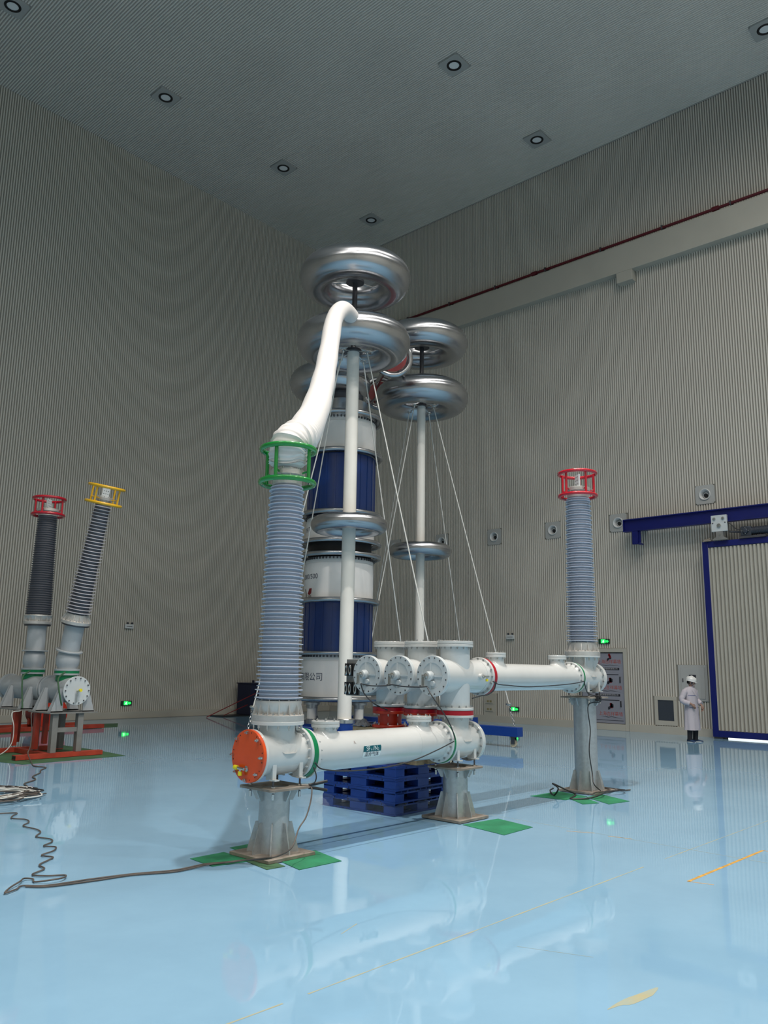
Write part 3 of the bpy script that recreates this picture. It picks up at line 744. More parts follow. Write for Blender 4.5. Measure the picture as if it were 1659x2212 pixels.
# --- disconnector chambers
def chamber(y, label, first):
    t = thing('disconnector_chamber', label, 'chamber', (8.12, y, 1.66), group='three cross-shaped disconnector chambers')
    z0 = -.40
    c = MB().cyl((0, 0, z0), (0, 0, .36), .182, seg=56)
    obj('column', c, 'gis_grey', t)
    obj('cross_body', MB().cyl((-.42, 0, 0), (.30 if first else .26, 0, 0), .20, seg=56), 'gis_white', t)
    obj('top_flange', MB().disc((0, 0, .352), (0, 0, 1), .226, .034, 56, .004).disc((0, 0, .388), (0, 0, 1), .226, .036, 56, .004), 'gis_white', t)
    obj('top_bolts', MB().bolts((0, 0, .352), (0, 0, -1), .205, 16, .010, .018).bolts((0, 0, .424), (0, 0, 1), .205, 16, .009, .012), 'bolt_steel', t, kind='stuff')
    obj('bottom_flange', MB().disc((0, 0, z0 - .004), (0, 0, 1), .226, .034, 56, .004), 'gis_white', t)
    obj('bottom_bolts', MB().bolts((0, 0, z0 + .03), (0, 0, 1), .205, 14, .010, .016), 'bolt_steel', t, kind='stuff')
    xf = -.45
    cov = obj('front_cover', MB().disc((xf + .02, 0, 0), (1, 0, 0), .24, .03, 64, .004).lathe([(.24, 0), (.24, .018), (.236, .022), (.158, .022), (.15, .016), (.148, .010), (.0, .010)], axisM((xf + .018, 0, 0), (-1, 0, 0)), 64), 'gis_grey', t)
    b = MB().bolts((xf - .004, 0, 0), (-1, 0, 0), .214, 16, .0085, .008, ph=.5)
    obj('cover_bolts', b, 'dark_steel', cov, kind='stuff')
    hub = MB().lathe([(.05, 0), (.058, .02), (.058, .05), (.045, .062), (.045, .09), (0, .09)], axisM((xf + .008, 0.02, -.0), (-1, 0, 0)), 28)
    hub.box(xf - .012, xf + .008, -.15, -.04, -.012, .012); hub.box(xf - .012, xf + .008, .06, .15, -.012, .012); hub.box(xf - .012, xf + .008, .01, .03, .05, .15); hub.box(xf - .012, xf + .008, .01, .03, -.15, -.05)
    hub.cyl((xf + .01, -.02, -.085), (xf - .03, -.02, -.085), .03, seg=20)
    obj('drive_hub', hub, 'gis_grey', cov)
    lv = MB().lathe([(.03, 0), (.03, .02), (.018, .022), (.018, .04)], axisM((xf - .08, .02, 0), (-1, 0, 0)), 20)
    lv.box(xf - .125, xf - .108, .02, .06, -.13, .015); lv.bolts((xf - .125, .04, -.115), (-1, 0, 0), .0, 1, .014, .01); lv.bolts((xf - .125, .04, 0), (-1, 0, 0), .0, 1, .014, .01)
    obj('drive_lever', lv, 'bright_steel', cov)
    e = MB()
    if first:
        e.cyl((.28, 0, 0), (.42, 0, 0), .20, .205, 56); obj('outlet_body', e, 'gis_white', t)
        fl_ = obj('outlet_flange', MB().disc((.48, 0, 0), (1, 0, 0), .238, .034, 56, .004).cyl((.40, 0, 0), (.49, 0, 0), .207, seg=56), 'gis_white', t)
        obj('outlet_bolts', MB().bolts((.48, 0, 0), (-1, 0, 0), .222, 16, .010, .016), 'bolt_steel', fl_, kind='stuff')
        g = MB().cyl((.24, -.15, .0), (.24, -.235, .0), .034, seg=24).ring((.24, -.236, 0), (0, -1, 0), .02, .036, .01, 24); gg = obj('gas_port', g, 'gis_white', t)
        obj('port_gauge', MB().disc((.24, -.237, 0), (0, -1, 0), .022, .012, 20).cyl((.24, -.245, 0), (.24, -.275, 0), .014, seg=12).cyl((.24, -.262, 0), (.34, -.262, .0), .012, seg=12).cyl((.30, -.262, 0), (.30, -.262, -.035), .009, seg=10), 'bright_steel', gg)
        obj('valve_cap', MB().cyl((.30, -.262, -.03), (.30, -.262, -.058), .017, seg=14), 'yellow_cap', gg)
    else:
        obj('rear_cover', MB().disc((.25, 0, 0), (1, 0, 0), .238, .045, 56, .004), 'gis_white', t)
    return t
chamber(AY, 'nearest disconnector chamber, joined on the right to the upper duct', True)
chamber(6.735, 'middle disconnector chamber of three, standing on a red adapter', False)
chamber(7.27, 'farthest disconnector chamber of three, beside the grey drive box', False)
def red_adapter(y, label):
    t = thing('red_adapter', label, 'flange adapter', (8.12, y, .99))
    obj('barrel', MB().cyl((0, 0, .02), (0, 0, .20), .155, seg=40), 'red_orange', t)
    obj('lower_flange', MB().disc((0, 0, 0), (0, 0, 1), .228, .035, 48, .003), 'red_orange', t)
    obj('upper_flange', MB().disc((0, 0, .175), (0, 0, 1), .226, .035, 48, .003), 'red_orange', t)
    obj('spacer_ring', MB().disc((0, 0, .2105), (0, 0, 1), .224, .045, 48), 'spacer_red', t)
    obj('bolts', MB().bolts((0, 0, .035), (0, 0, 1), .205, 10, .009, .02).bolts((0, 0, .175), (0, 0, -1), .205, 10, .009, .02), 'bright_steel', t, kind='stuff')
red_adapter(6.735, 'orange-red flanged adapter under the middle disconnector')
red_adapter(7.27, 'orange-red flanged adapter under the farthest disconnector')

# grey drive box with plug connectors
t = thing('drive_box', 'grey drive box with two rows of plug sockets left of the farthest disconnector', 'control box', (7.98, 7.66, 1.38))
obj('case', MB().box(-.19, .22, -.16, .10, 0, .47), 'stand_grey', t, bevel=.006)
obj('side_cover', MB().box(-.19, .20, -.168, -.1605, .01, .46), 'gis_grey', t)
for z in (.09, .33):
    for y in (-.10, .0, .07):
        fr_ = MB().box(-.225, -.191, y - .035, y + .028, z - .075, z + .085)
        o = obj('plug_socket', fr_, 'black', t)
        obj('plug_shell', MB().torus(.0185, .005, axisM((-.228, y, z), (-1, 0, 0)) @ Matrix.Scale(2.2, 4, (0, 1, 0)) if False else Matrix.Translation((-.228, y, z)) @ Matrix.Scale(2.9, 4, (0, 0, 1)) @ Matrix.Rotation(pi / 2, 4, 'Y'), 20, 8), 'bright_steel', o)

# --- bushings with corona cages
def bushing(loc, rot, label, Hs, rb, rt, rcb, rct, n, cage_m, Rc, hc, m_shed, m_core, skirt=True, base_r=.255, plate=True, hose=False, rt_tube=.03, spoke=4, a0=.3, both=True, dark_cap=False, core=False):
    """base at the flange face; Hs = height of the shed stack"""
    t = thing('bushing', label, 'bushing', loc, rot)
    z = 0.0
    bf = MB().lathe([(base_r * .6, 0), (base_r * .99, 0), (base_r * .99, .055), (base_r * .93, .06), (base_r * .78, .07), (rcb + .035, .17), (rcb + .03, .19), (rcb, .195)], None, 56)
    obj('base_fitting', bf, 'cast_alu', t)
    nf = 14
    for k in range(nf):
        obj('base_fin', gusset(MB(), 2 * pi * k / nf, rcb + .005, base_r * .96, .055, .20, .008, tip=.018), 'cast_alu', t)
    obj('base_bolts', MB().bolts((0, 0, .058), (0, 0, 1), base_r * .9, nf, .012, .014, ph=.5), 'bright_steel', t, kind='stuff')
    zb, zt = .20, .20 + Hs
    pr = [(rcb, zb)]; pc = []
    dz = Hs / n
    for k in range(n):
        f0 = (k + .5) / n; zz = zb + dz * (k + .5); f1 = f0 ** 1.0
        rs = rb + (rt - rb) * f1; rc = rcb + (rct - rcb) * f1
        if both and k % 2: rs = rc + (rs - rc) * .70
        pr += [(rc, zz - dz * .24), (rc + .004, zz - dz * .2), (rs - .004, zz - .0055), (rs, zz - .003), (rs, zz + .001), (rs - .004, zz + .003), (rc + .005, zz + dz * .18), (rc, zz + dz * .24)]
    pr.append((rct, zt))
    obj('shed_insulator', MB().lathe(pr, None, 56), m_shed, t, ang=.45)
    if core: obj('core_tube', MB().cyl((0, 0, zb), (0, 0, zt), rcb + .014, rct + .014, 48), m_core, t)
    # head
    hd = MB().lathe([(rct * .98, zt), (rct * 1.12, zt + .01), (rct * 1.12, zt + .05), (rct * .95, zt + .055), (rct * .95, zt + .10), (rct * 1.3, zt + .105), (rct * 1.3, zt + .155), (rct * 1.25, zt + .16), (0, zt + .16)], None, 40)
    obj('head_fitting', hd, 'dark_steel' if dark_cap else 'cast_alu', t)
    obj('head_bolts', MB().bolts((0, 0, zt + .105), (0, 0, -1), rct * 1.15, 12, .009, .02).bolts((0, 0, zt + .16), (0, 0, 1), rct * 1.1, 12, .009, .012), 'bright_steel', t, kind='stuff')
    zl = zt + .035; zu = zl + hc
    obj('cage_ring', MB().torus(Rc, rt_tube, MZ((0, 0, zl)), 56, 14), cage_m, t)
    obj('cage_ring', MB().torus(Rc, rt_tube, MZ((0, 0, zu)), 56, 14), cage_m, t)
    for k in range(6 if spoke == 6 else spoke):
        a = 2 * pi * k / spoke + a0
        x, y = (Rc - .03) * cos(a), (Rc - .03) * sin(a)
        obj('cage_bar', MB().cyl((x, y, zl), (x, y, zu), .019, seg=14), cage_m, t)
        obj('cage_arm', MB().tube([(x, y, zt + .14), (rct * 1.2 * cos(a), rct * 1.2 * sin(a), zt + .12)], .011, 8), cage_m, t)
    if plate:
        pl = MB(); z0 = zt + .16
        pl.cyl((0, 0, z0), (0, 0, z0 + .03), .09, seg=28); pl.box(-.075, .075, -.012, .012, z0 + .03, z0 + .22)
        p_ = obj('terminal_plate', pl, 'gis_grey', t)
        hl = MB()
        for i in (-1, 0, 1):
            for j in range(3): hl.disc((i * .045, -.0125, z0 + .07 + j * .055), (0, -1, 0), .008, .002, 10).disc((i * .045, .0125, z0 + .07 + j * .055), (0, 1, 0), .008, .002, 10)
        obj('bolt_holes', hl, 'black', p_, kind='stuff')
    return t
b1 = bushing((5.30, AY, 1.23), (0, 0, 0), 'tall pale blue ribbed bushing with green top rings and the white hose', 2.12, .236, .178, .192, .135, 58, 'ring_green', .272, .345, 'silicone_blue', 'silicone_core', plate=False, a0=.35, spoke=4, rt_tube=.027)
t1 = MB(); text_on_x_cyl(t1, 'C', .05, 5.36 - 5.30, 0, .135, .2, .0)
b2 = bushing((11.30, AY, 1.98), (0, 0, 0), 'pale blue ribbed bushing with red top rings on the tall right pedestal', 2.24, .240, .195, .178, .150, 60, 'ring_red', .285, .36, 'silicone_blue', 'silicone_core', a0=.75, spoke=5, base_r=.265, rt_tube=.026)
b2.rotation_euler[2] = .9

# white flexible hose from the green-ringed bushing up to the front divider post
def hose():
    t = thing('flexible_hose', 'thick white ribbed flexible hose rising from the green-ringed bushing to the front post', 'hose', (5.30, AY, 3.70))
    O = Vector((5.30, AY, 3.70))
    # gathered cloth lump inside the green cage, bending over
    pth = smoothpath([(5.30, 6.2, 3.72), (5.29, 6.19, 3.80), (5.27, 6.17, 3.90), (5.30, 6.17, 4.00), (5.42, 6.22, 4.075), (5.58, 6.34, 4.15)], 10)
    def ribbed(path, rad, fold, per, rnd=0.0):
        pts = []; rr = []
        for i, p in enumerate(path):
            pts.append(p - O); rr.append(rad(i / (len(path) - 1)) + (fold if i % per == 0 else 0) + random.uniform(-rnd, rnd))
        return pts, rr
    p, r = ribbed(pth, lambda u: .10 + .085 * min(1, u * 6) if u < .16 else .187, .012, 3, .007)
    lump = MB().tube(p, r, 40)
    random.seed(5)
    lump.v = [tuple(Vector(q) + Vector((0, 0, .012 * sin(q[0] * 31 + q[1] * 23 + q[2] * 9)))) for q in lump.v]
    obj('gathered_end', lump, 'hose_white', t, ang=1.2)
    ctl = [(5.47, 6.24, 4.07), (5.75, 6.45, 4.31), (6.68, 7.31, 4.98), (7.99, 8.59, 6.06), (9.21, 9.79, 7.24), (10.10, 10.63, 8.29), (10.62, 10.99, 8.79), (11.10, 11.30, 9.02), (11.62, 11.62, 9.08), (12.1, 12.0, 9.0)]
    base = smoothpath(ctl, 24)
    # resample evenly
    L = [0]
    for a, b in zip(base, base[1:]): L.append(L[-1] + (b - a).length)
    n = int(L[-1] / .013); out = []; j = 0
    for i in range(n + 1):
        s_ = L[-1] * i / n
        while j < len(L) - 2 and L[j + 1] < s_: j += 1
        out.append(base[j].lerp(base[j + 1], (s_ - L[j]) / max(1e-6, L[j + 1] - L[j])))
    p, r = ribbed(out, lambda u: .180 - .017 * min(1, u * 2.5) + .004 * sin(u * 40), .0, 3)
    r = [x + (.006 if i % 4 < 2 else -.001) for i, x in enumerate(r)]
    obj('hose_tube', MB().tube(p, r, 32), 'hose_white', t, ang=1.5)
    obj('clamp_band', MB().ring((0, 0, -.03), (0, 0, 1), .09, .125, .06, 32), 'bright_steel', t)
hose()

# ================================================================ TALL DIVIDER POSTS
def caster(par, x, y, h=.24):
    c = obj('caster', MB().box(x - .06, x + .06, y - .06, y + .06, h - .02, h).box(x - .045, x - .035, y - .05, y + .05, .07, h - .02).box(x + .035, x + .045, y - .05, y + .05, .07, h - .02), 'dark_steel', par)
    obj('wheel', MB().lathe([(.03, 0), (.085, .004), (.088, .02), (.085, .052), (.03, .056)], axisM((x - .028, y, .088), (1, 0, 0)), 24), 'caster_cream', c)
def post(x, y, label, Rt, rt, Rm, rm, rc, arms, z_mid=4.776, z_lo=8.98, z_hi=10.55):
    t = thing('divider_post', label, 'high voltage post', (x, y, 0), group='tall posts crowned with toroids')
    zt = .45
    for (dx, dy, L) in arms:
        hw = .11
        if dx: b = MB().box(min(0, dx * L) if dx < 0 else hw, max(0, dx * L) if dx > 0 else -hw, -hw, hw, .24, zt)
        else: b = MB().box(-hw, hw, min(dy * L, -hw) if dy < 0 else hw, max(dy * L, hw) if dy > 0 else -hw, .24, zt)
        a = obj('base_arm', b, 'frame_blue', t, bevel=.006)
        ex, ey = dx * (L - .18), dy * (L - .18)
        caster(a, ex, ey)
    obj('base_hub', MB().cyl((0, 0, .24), (0, 0, zt + .004), .17, seg=32), 'frame_blue', t)
    obj('base_sleeve', MB().cyl((0, 0, zt), (0, 0, .60), .215 * rc / .155, seg=40), 'frame_blue', t)
    obj('base_collar', MB().lathe([(.222 * rc / .155, .60), (.228 * rc / .155, .605), (.228 * rc / .155, .675), (.215 * rc / .155, .69), (rc, .69)], None, 40), 'bright_steel', t)
    sg = [.69, z_mid - .1, z_lo - .2]
    obj('column', MB().cyl((0, 0, .69), (0, 0, z_mid - .02), rc, rc * .97, 40), 'post_ivory', t)
    obj('column', MB().cyl((0, 0, z_mid + .02), (0, 0, z_lo - .22), rc * .97, rc * .93, 40), 'post_ivory', t)
    obj('joint_collar', MB().cyl((0, 0, z_mid - .03), (0, 0, z_mid + .03), rc * 1.2, seg=32).cyl((0, 0, z_mid - .01), (0, 0, z_mid + .0), Rm - rm * .8, seg=40), 'dark_steel', t)
    obj('grading_ring', MB().torus(Rm, rm, MZ((0, 0, z_mid)), 72, 28), 'toroid_alu', t)
    obj('head_flange', MB().disc((0, 0, z_lo - .23), (0, 0, 1), rc * 1.38, .03, 36).disc((0, 0, z_lo - .19), (0, 0, 1), rc * 1.2, .03, 36), 'dark_steel', t)
    sp = MB().cyl((0, 0, z_lo - .17), (0, 0, z_hi - .1), .058, seg=20); obj('spindle', sp, 'dark_steel', t)
    obj('lower_toroid', MB().torus(Rt, rt, MZ((0, 0, z_lo)), 96, 40), 'toroid_alu', t)
    obj('upper_toroid', MB().torus(Rt * .985, rt, MZ((0, 0, z_hi)), 96, 40), 'toroid_alu', t)
    obj('crown_plate', MB().disc((0, 0, z_hi - .10), (0, 0, 1), .21, .05, 36, .005), 'dark_steel', t)
    for k in range(3):
        a = 2.0 + 2 * pi * k / 3
        for z, s_ in ((z_hi - .02, 1), (z_lo - .05, .9)):
            ri = Rt - rt + .03
            m = MB().cyl((.12 * cos(a), .12 * sin(a), z - .04), (ri * cos(a), ri * sin(a), z), .024, seg=12)
            m.disc((ri * cos(a) * .93, ri * sin(a) * .93, z - .003), (cos(a), sin(a), 0), .075, .02, 16)
            obj('toroid_arm', m, 'bright_steel', t)
    for k in range(4):
        a = k * pi / 2 + [.15, .1, .2, .1][k]; r = .40
        m = MB().torus(.062, .011, MZ((r * cos(a), r * sin(a), z_lo - .30)), 24, 8).cyl((r * cos(a) * .4, r * sin(a) * .4, z_lo - .22), (r * cos(a), r * sin(a), z_lo - .30), .014, seg=8).lathe([(.012, -.07), (.028, -.03), (.028, 0), (.012, .02)], MZ((r * cos(a), r * sin(a), z_lo - .30)), 14)
        obj('rope_eye', m, 'bright_steel', t)
    return t
P1 = (12.33, 12.31); P2 = (16.30, 13.60)
post(*P1, 'front tall ivory post with two large toroids at the top, fed by the white hose', .905, .385, .665, .172, .150, [(-1, 0, 2.62), (1, 0, 2.4), (0, -1, 2.9), (0, 1, 2.4)])
post(*P2, 'rear tall ivory post with two large toroids, nearer the right wall', .895, .38, .655, .17, .122, [(-1, 0, 2.4), (1, 0, 2.4), (0, -1, 3.02), (0, 1, 2.4)])

def guy(p, q, label, chain=True):
    t = thing('guy_rope', label, 'rope', q)
    p = Vector(p) - Vector(q); d = p.normalized()
    s0 = d * .55
    obj('rope', MB().cyl(s0, p, .013, seg=8), 'rope', t)
    m = MB().torus(.03, .008, MZ(d * .50), 16, 6).disc(d * .52, d, .07, .03, 20)
    obj('insulator_disc', m, 'bright_steel', t)
    c = MB()
    for k in range(7):
        M = Matrix.Translation(d * (.05 + k * .065)) @ Vector((0, 0, 1)).rotation_difference(d).to_matrix().to_4x4() @ Matrix.Rotation(pi / 2 * (k % 2), 4, 'Z') @ Matrix.Rotation(pi / 2, 4, 'X') @ Matrix.Scale(1.5, 4, (0, 1, 0))
        c.torus(.022, .006, M, 12, 6)
    obj('chain', c, 'bolt_steel', t)
def eye(P, k, z=8.66):
    a = k * pi / 2 + [.15, .1, .2, .1][k]; return (P[0] + .4 * cos(a), P[1] + .4 * sin(a), z)
guy(eye(P1, 2), (9.86, 12.42, .455), 'leftmost guy rope of the front post, passing behind the green-ringed bushing')
guy(eye(P1, 1), (12.40, 14.55, .455), 'guy rope of the front post ending in front of the blue and white tower base')
guy(eye(P1, 3), (12.40, 9.62, .455), 'guy rope of the front post running down right behind the disconnector chambers')
guy(eye(P1, 0), (14.55, 12.34, .455), 'guy rope behind the front post, running down to the farthest disconnector')
guy(eye(P2, 2), (14.08, 13.66, .455), 'guy rope of the rear post crossing down left behind the front post')
guy(eye(P2, 3), (16.29, 10.72, .455), 'rightmost guy rope, from the rear post to the blue beam end with a wheel')
guy(eye(P2, 1), (16.34, 15.85, .455), 'faint guy rope left of the rear post column')
guy(eye(P2, 0), (18.55, 13.66, .455), 'guy rope close to the rear post column on its right')

# ================================================================ BLUE AND WHITE TOWER
T0 = (13.99, 14.27)
tw = thing('transformer_tower', 'tall blue and white banded cylinder tower with metal rings behind the front post', 'high voltage tower', (*T0, 0))
bf = obj('base_frame', MB().box(-1.0, 1.0, -1.0, -.8, .2, .42).box(-1.0, 1.0, .8, 1.0, .2, .42).box(-1.0, -.8, -.8, .8, .2, .42).box(.8, 1.0, -.8, .8, .2, .42).box(-.1, .1, -.8, .8, .2, .42), 'frame_blue', tw)
for a, b in ((-.9, -.9), (.9, -.9), (-.9, .9), (.9, .9)): caster(bf, a, b, .20)
obj('deck', MB().cyl((0, 0, .42), (0, 0, .45), .98, seg=48), 'frame_blue', tw)
for k in range(4):
    a = k * pi / 2; x, y = .78 * cos(a), .78 * sin(a)
    lg_ = obj('support_insulator', MB().cyl((x, y, .45), (x, y, .94), .105, seg=28), 'post_ivory', tw)
    obj('cap', MB().cyl((x, y, .45), (x, y, .56), .125, seg=28).cyl((x, y, .80), (x, y, .88), .125, seg=28).cyl((x, y, .88), (x, y, .93), .19, seg=28), 'bolt_steel', lg_)
RT = .845
def ring(z, r=.058, R=.975): obj('grading_ring', MB().torus(R, r, MZ((0, 0, z)), 72, 14).ring((0, 0, z - .015), (0, 0, 1), RT - .02, R - .02, .03, 72), 'toroid_alu', tw)
def seg_white(z0, z1, teeth=True):
    o = obj('white_section', MB().lathe([(RT - .02, z0), (RT, z0 + .01), (RT, z1 - .14), (RT - .008, z1 - .13), (RT - .008, z1 - .05), (RT - .03, z1)], None, 96), 'white_paint', tw)
    m = MB()
    for k in range(60):
        a = 2 * pi * k / 60; M = Matrix.Rotation(a, 4, 'Z')
        m.box(RT - .01, RT + .03, -.016, .016, z1 - .055, z1 - .005, M)
    if teeth: obj('flange_bolts', m, 'dark_steel', o, kind='stuff')
    return o
def seg_blue(z0, z1):
    o = obj('blue_section', MB().cyl((0, 0, z0), (0, 0, z1), RT - .005, seg=96), 'tower_blue', tw)
    m = MB()
    for k in range(24):
        a = 2 * pi * (k + .3) / 24; m.box(RT - .008, RT + .006, -.02, .02, z0 + .01, z1 - .01, Matrix.Rotation(a, 4, 'Z'))
    obj('cover_strips', m, 'tower_blue', o, kind='stuff')
ring(1.01); w1 = seg_white(1.03, 2.02); ring(2.06, .045, .93); seg_blue(2.05, 3.25); ring(3.30); w2 = seg_white(3.36, 4.33); ring(4.40)
obj('joint_gap', MB().cyl((0, 0, 4.36), (0, 0, 4.78), RT - .06, seg=72), 'black', tw)
ring(4.72); w3 = seg_white(4.76, 5.36); 
ring(5.42); seg_blue(5.40, 6.88); ring(6.94); w4 = seg_white(6.98, 7.84); ring(7.90)
obj('dark_drum', MB().cyl((0, 0, 7.88), (0, 0, 8.35), .62, seg=64), 'toroid_alu', tw)
obj('dark_drum', MB().cyl((0, 0, 8.35), (0, 0, 8.75), .50, seg=64), 'dark_steel', tw)
obj('crown_toroid', MB().torus(.66, .38, MZ((-.24, .27, 8.90)), 96, 40), 'toroid_alu', tw)
tx = MB(); text_on_z_cyl(tx, 'YHT-2000/500', .17, RT + .004, R_(189), 3.86 + .0); text_on_z_cyl(tx, 'YHT', .17, RT + .004, R_(166), 5.02); 
text_on_z_cyl(tx, '电气股份有限公司', .20, RT + .004, R_(204), 1.50, sx=1.0)
obj('black_lettering', tx, 'ink', tw)
tx = MB(); text_on_z_cyl(tx, '0', .17, RT + .004, R_(182), 7.52); obj('black_lettering', tx, 'ink', tw)
def patch(mb, pts, z, th0):
    n = 6; v = []; f = []
    return mb.add([((RT + .005) * cos(th0 + x / RT), (RT + .005) * sin(th0 + x / RT), z + y) for x, y in pts], [tuple(range(len(pts)))])
lgm = MB(); patch(lgm, [(-.02, .03), (.05, .16), (.15, .16), (.13, .04), (.07, .0)], 3.42, R_(166)); obj('red_emblem', lgm, 'deep_red', tw)
lgm = MB(); patch(lgm, [(-.01, -.0), (.13, -.0), (.15, -.12), (.10, -.16), (.02, -.05)], 3.42, R_(166)); patch(lgm, [(-.22, .16), (-.14, .16), (-.05, .0), (-.12, -.16), (-.2, -.16), (-.12, .0)], 3.42, R_(166)); obj('grey_emblem', lgm, 'bolt_steel', tw)

# ringed red resistor bridging tower and rear post
rs = thing('damping_resistor', 'dark red round resistor between two shiny metal rings, hung between tower and rear post', 'resistor', (16.30, 15.14, 9.48))
d = Vector((-2.1, -2.34, -.15)); a0 = Vector((0, 0, 0)); dn = d.normalized(); end = d
obj('red_end', MB().cyl(a0 - dn * .14, a0 + dn * .02, .30, .34, seg=40), 'deep_red', rs)
obj('red_end', MB().cyl(end - dn * .14, end, .30, .36, seg=40), 'deep_red', rs)
obj('link_tube', MB().tube(smoothpath([a0 + dn * .02, a0 + dn * .8 + Vector((-.10, .10, .10)), end - dn * .8 + Vector((.0, .0, .06)), end - dn * .12], 6), .07, 14), 'toroid_alu', rs)
for p, R3, r3 in ((a0, .44, .065), (end, .45, .065)):
    rr_ = obj('corona_ring', MB().torus(R3, r3, axisM(p, dn), 56, 16), 'toroid_alu', rs)
    obj('ring_spokes', MB().box(-R3, R3, -.02, .02, -.02, .0, axisM(p - dn * .06, dn)).box(-.02, .02, -R3, R3, -.02, .0, axisM(p - dn * .06, dn)), 'bolt_steel', rr_)
obj('link_tube', MB().tube(smoothpath([a0 - dn * .1, Vector((-.6, -.1, -.5)), Vector((-1.6, -.5, -.95)), Vector((-2.0, -.75, -.85))], 6), .05, 12), 'toroid_alu', rs)
obj('link_tube', MB().tube(smoothpath([end - dn * .1 + Vector((.1, 0, -.1)), Vector((-1.2, -1.9, -.25)), Vector((-.1, -1.55, -.2))], 6), .045, 12), 'dark_steel', rs)

# ================================================================ OLD TWIN BUSHINGS ON THE LEFT
TX_, TZ = 7.78, 1.22
def tank(y0, y1, label, cover_label=None):
    t = thing('gas_tank', label, 'tank', (TX_, y0, TZ))
    L = y1 - y0
    obj('shell', MB().cyl((0, .03, 0), (0, L, 0), .235, seg=48), 'old_grey', t)
    cv_ = obj('end_cover', MB().disc((0, .03, 0), (0, -1, 0), .27, .03, 56, .004), 'old_grey' if not cover_label else 'gis_grey', t)
    obj('cover_bolts', MB().bolts((0, 0, 0), (0, -1, 0), .235, 14, .012, .02), 'dark_steel', cv_, kind='stuff')
    obj('rear_flange', MB().disc((0, L - .05, 0), (0, 1, 0), .27, .05, 48, .004), 'old_grey', t)
    return t
tf = tank(14.98, 16.05, 'front grey horizontal tank with round bolted cover on the left side stand', 'x')
v = obj('gas_valve', MB().cyl((0.03, 0, .0), (.03, -.06, 0), .018).box(-.03, 0, -.04, -.03, -.22, 0), 'bright_steel', tf); obj('valve_cap', MB().cyl((.03, -.06, .01), (.03, -.10, .01), .03, seg=14), 'yellow_cap', v)
tr = tank(16.10, 17.95, 'rear grey horizontal tank under the dark bushing, at the left edge')
def stand(y0, y1, label, cols, zt=.80):
    t = thing('tank_stand', label, 'stand', (TX_, y0, 0)); L = y1 - y0
    obj('table_plate', MB().box(-.50, .46, -.02, L, zt, zt + .02), 'stand_grey', t)
    for s_ in (-1, 1):
        for yy in (.12, L - .15):
            p = [(s_ * .44, zt + .02), (s_ * .20, zt + .02), (s_ * .20, zt + .36), (s_ * .24, zt + .46), (s_ * .29, zt + .46)]
            M = Matrix(((1, 0, 0, 0), (0, 0, -1, yy), (0, 1, 0, 0), (0, 0, 0, 1)))
            m = MB().prism(p if s_ > 0 else p[::-1], .016, M); m.box(min(s_ * .20, s_ * .44), max(s_ * .20, s_ * .44), yy - .016, yy + .10, zt + .02, zt + .04)
            q = [(s_ * .44, zt + .02), (s_ * .29, zt + .46)]
            m.add([(q[0][0], yy - .016, q[0][1]), (q[0][0], yy + .12, q[0][1]), (q[1][0], yy + .05, q[1][1]), (q[1][0], yy - .016, q[1][1])], [(0, 1, 2, 3)])
            obj('saddle_gusset', m, 'old_grey', t)
    return t
s1 = stand(14.98, 15.86, 'grey steel stand under the front tank', 'grey')
for x in (-.36, .14):
    obj('leg', MB().box(x - .055, x + .055, .02, .14, .093, .80), 'stand_grey', s1, bevel=.004)
    obj('leg', MB().box(x - .05, x + .05, .72, .82, .093, .80), 'stand_grey', s1)
obj('cross_bar', MB().box(-.305, .085, .04, .12, .46, .54), 'stand_grey', s1)
s2 = stand(16.25, 17.4, 'dark red steel stand under the rear tank', 'red')
for x, y in ((-.42, .3), (-.42, -.62), (.2, .3), (-.05, 1.0)): obj('leg', MB().box(x - .04, x + .04, y - .05, y + .05, .12, .798), 'frame_red', s2)
def beam(x0, x1, y0, y1, label, m='frame_red', z0=.012, h=.08):
    t = thing('base_beam', label, 'beam', ((x0 + x1) / 2, (y0 + y1) / 2, z0))
    X, Y = (x1 - x0) / 2, (y1 - y0) / 2
    if X > Y:
        obj('channel', MB().box(-X, X, -Y, Y, h - .012, h).box(-X, X, -Y, Y, 0, .01).box(-X, X, -Y, -Y + .01, .01, h - .012), m, t)
        obj('dark_end', MB().box(-X + .001, -X + .004, -Y + .01, Y - .004, .01, h - .012), 'black', t)
    else: obj('channel', MB().box(-X, X, -Y, Y, h - .012, h).box(-X, X, -Y, Y, 0, .01).box(-X, -X + .01, -Y, Y, .01, h - .012), m, t)
beam(6.72, 8.40, 14.96, 15.12, 'orange-red steel beam lying along the front edge of the green sheet')
beam(6.4, 8.3, 16.35, 16.50, 'red steel beam across the rear of the green sheet, behind the grey legs')
beam(7.30, 7.42, 15.13, 16.34, 'red steel beam joining the front and rear beams under the tank stands')
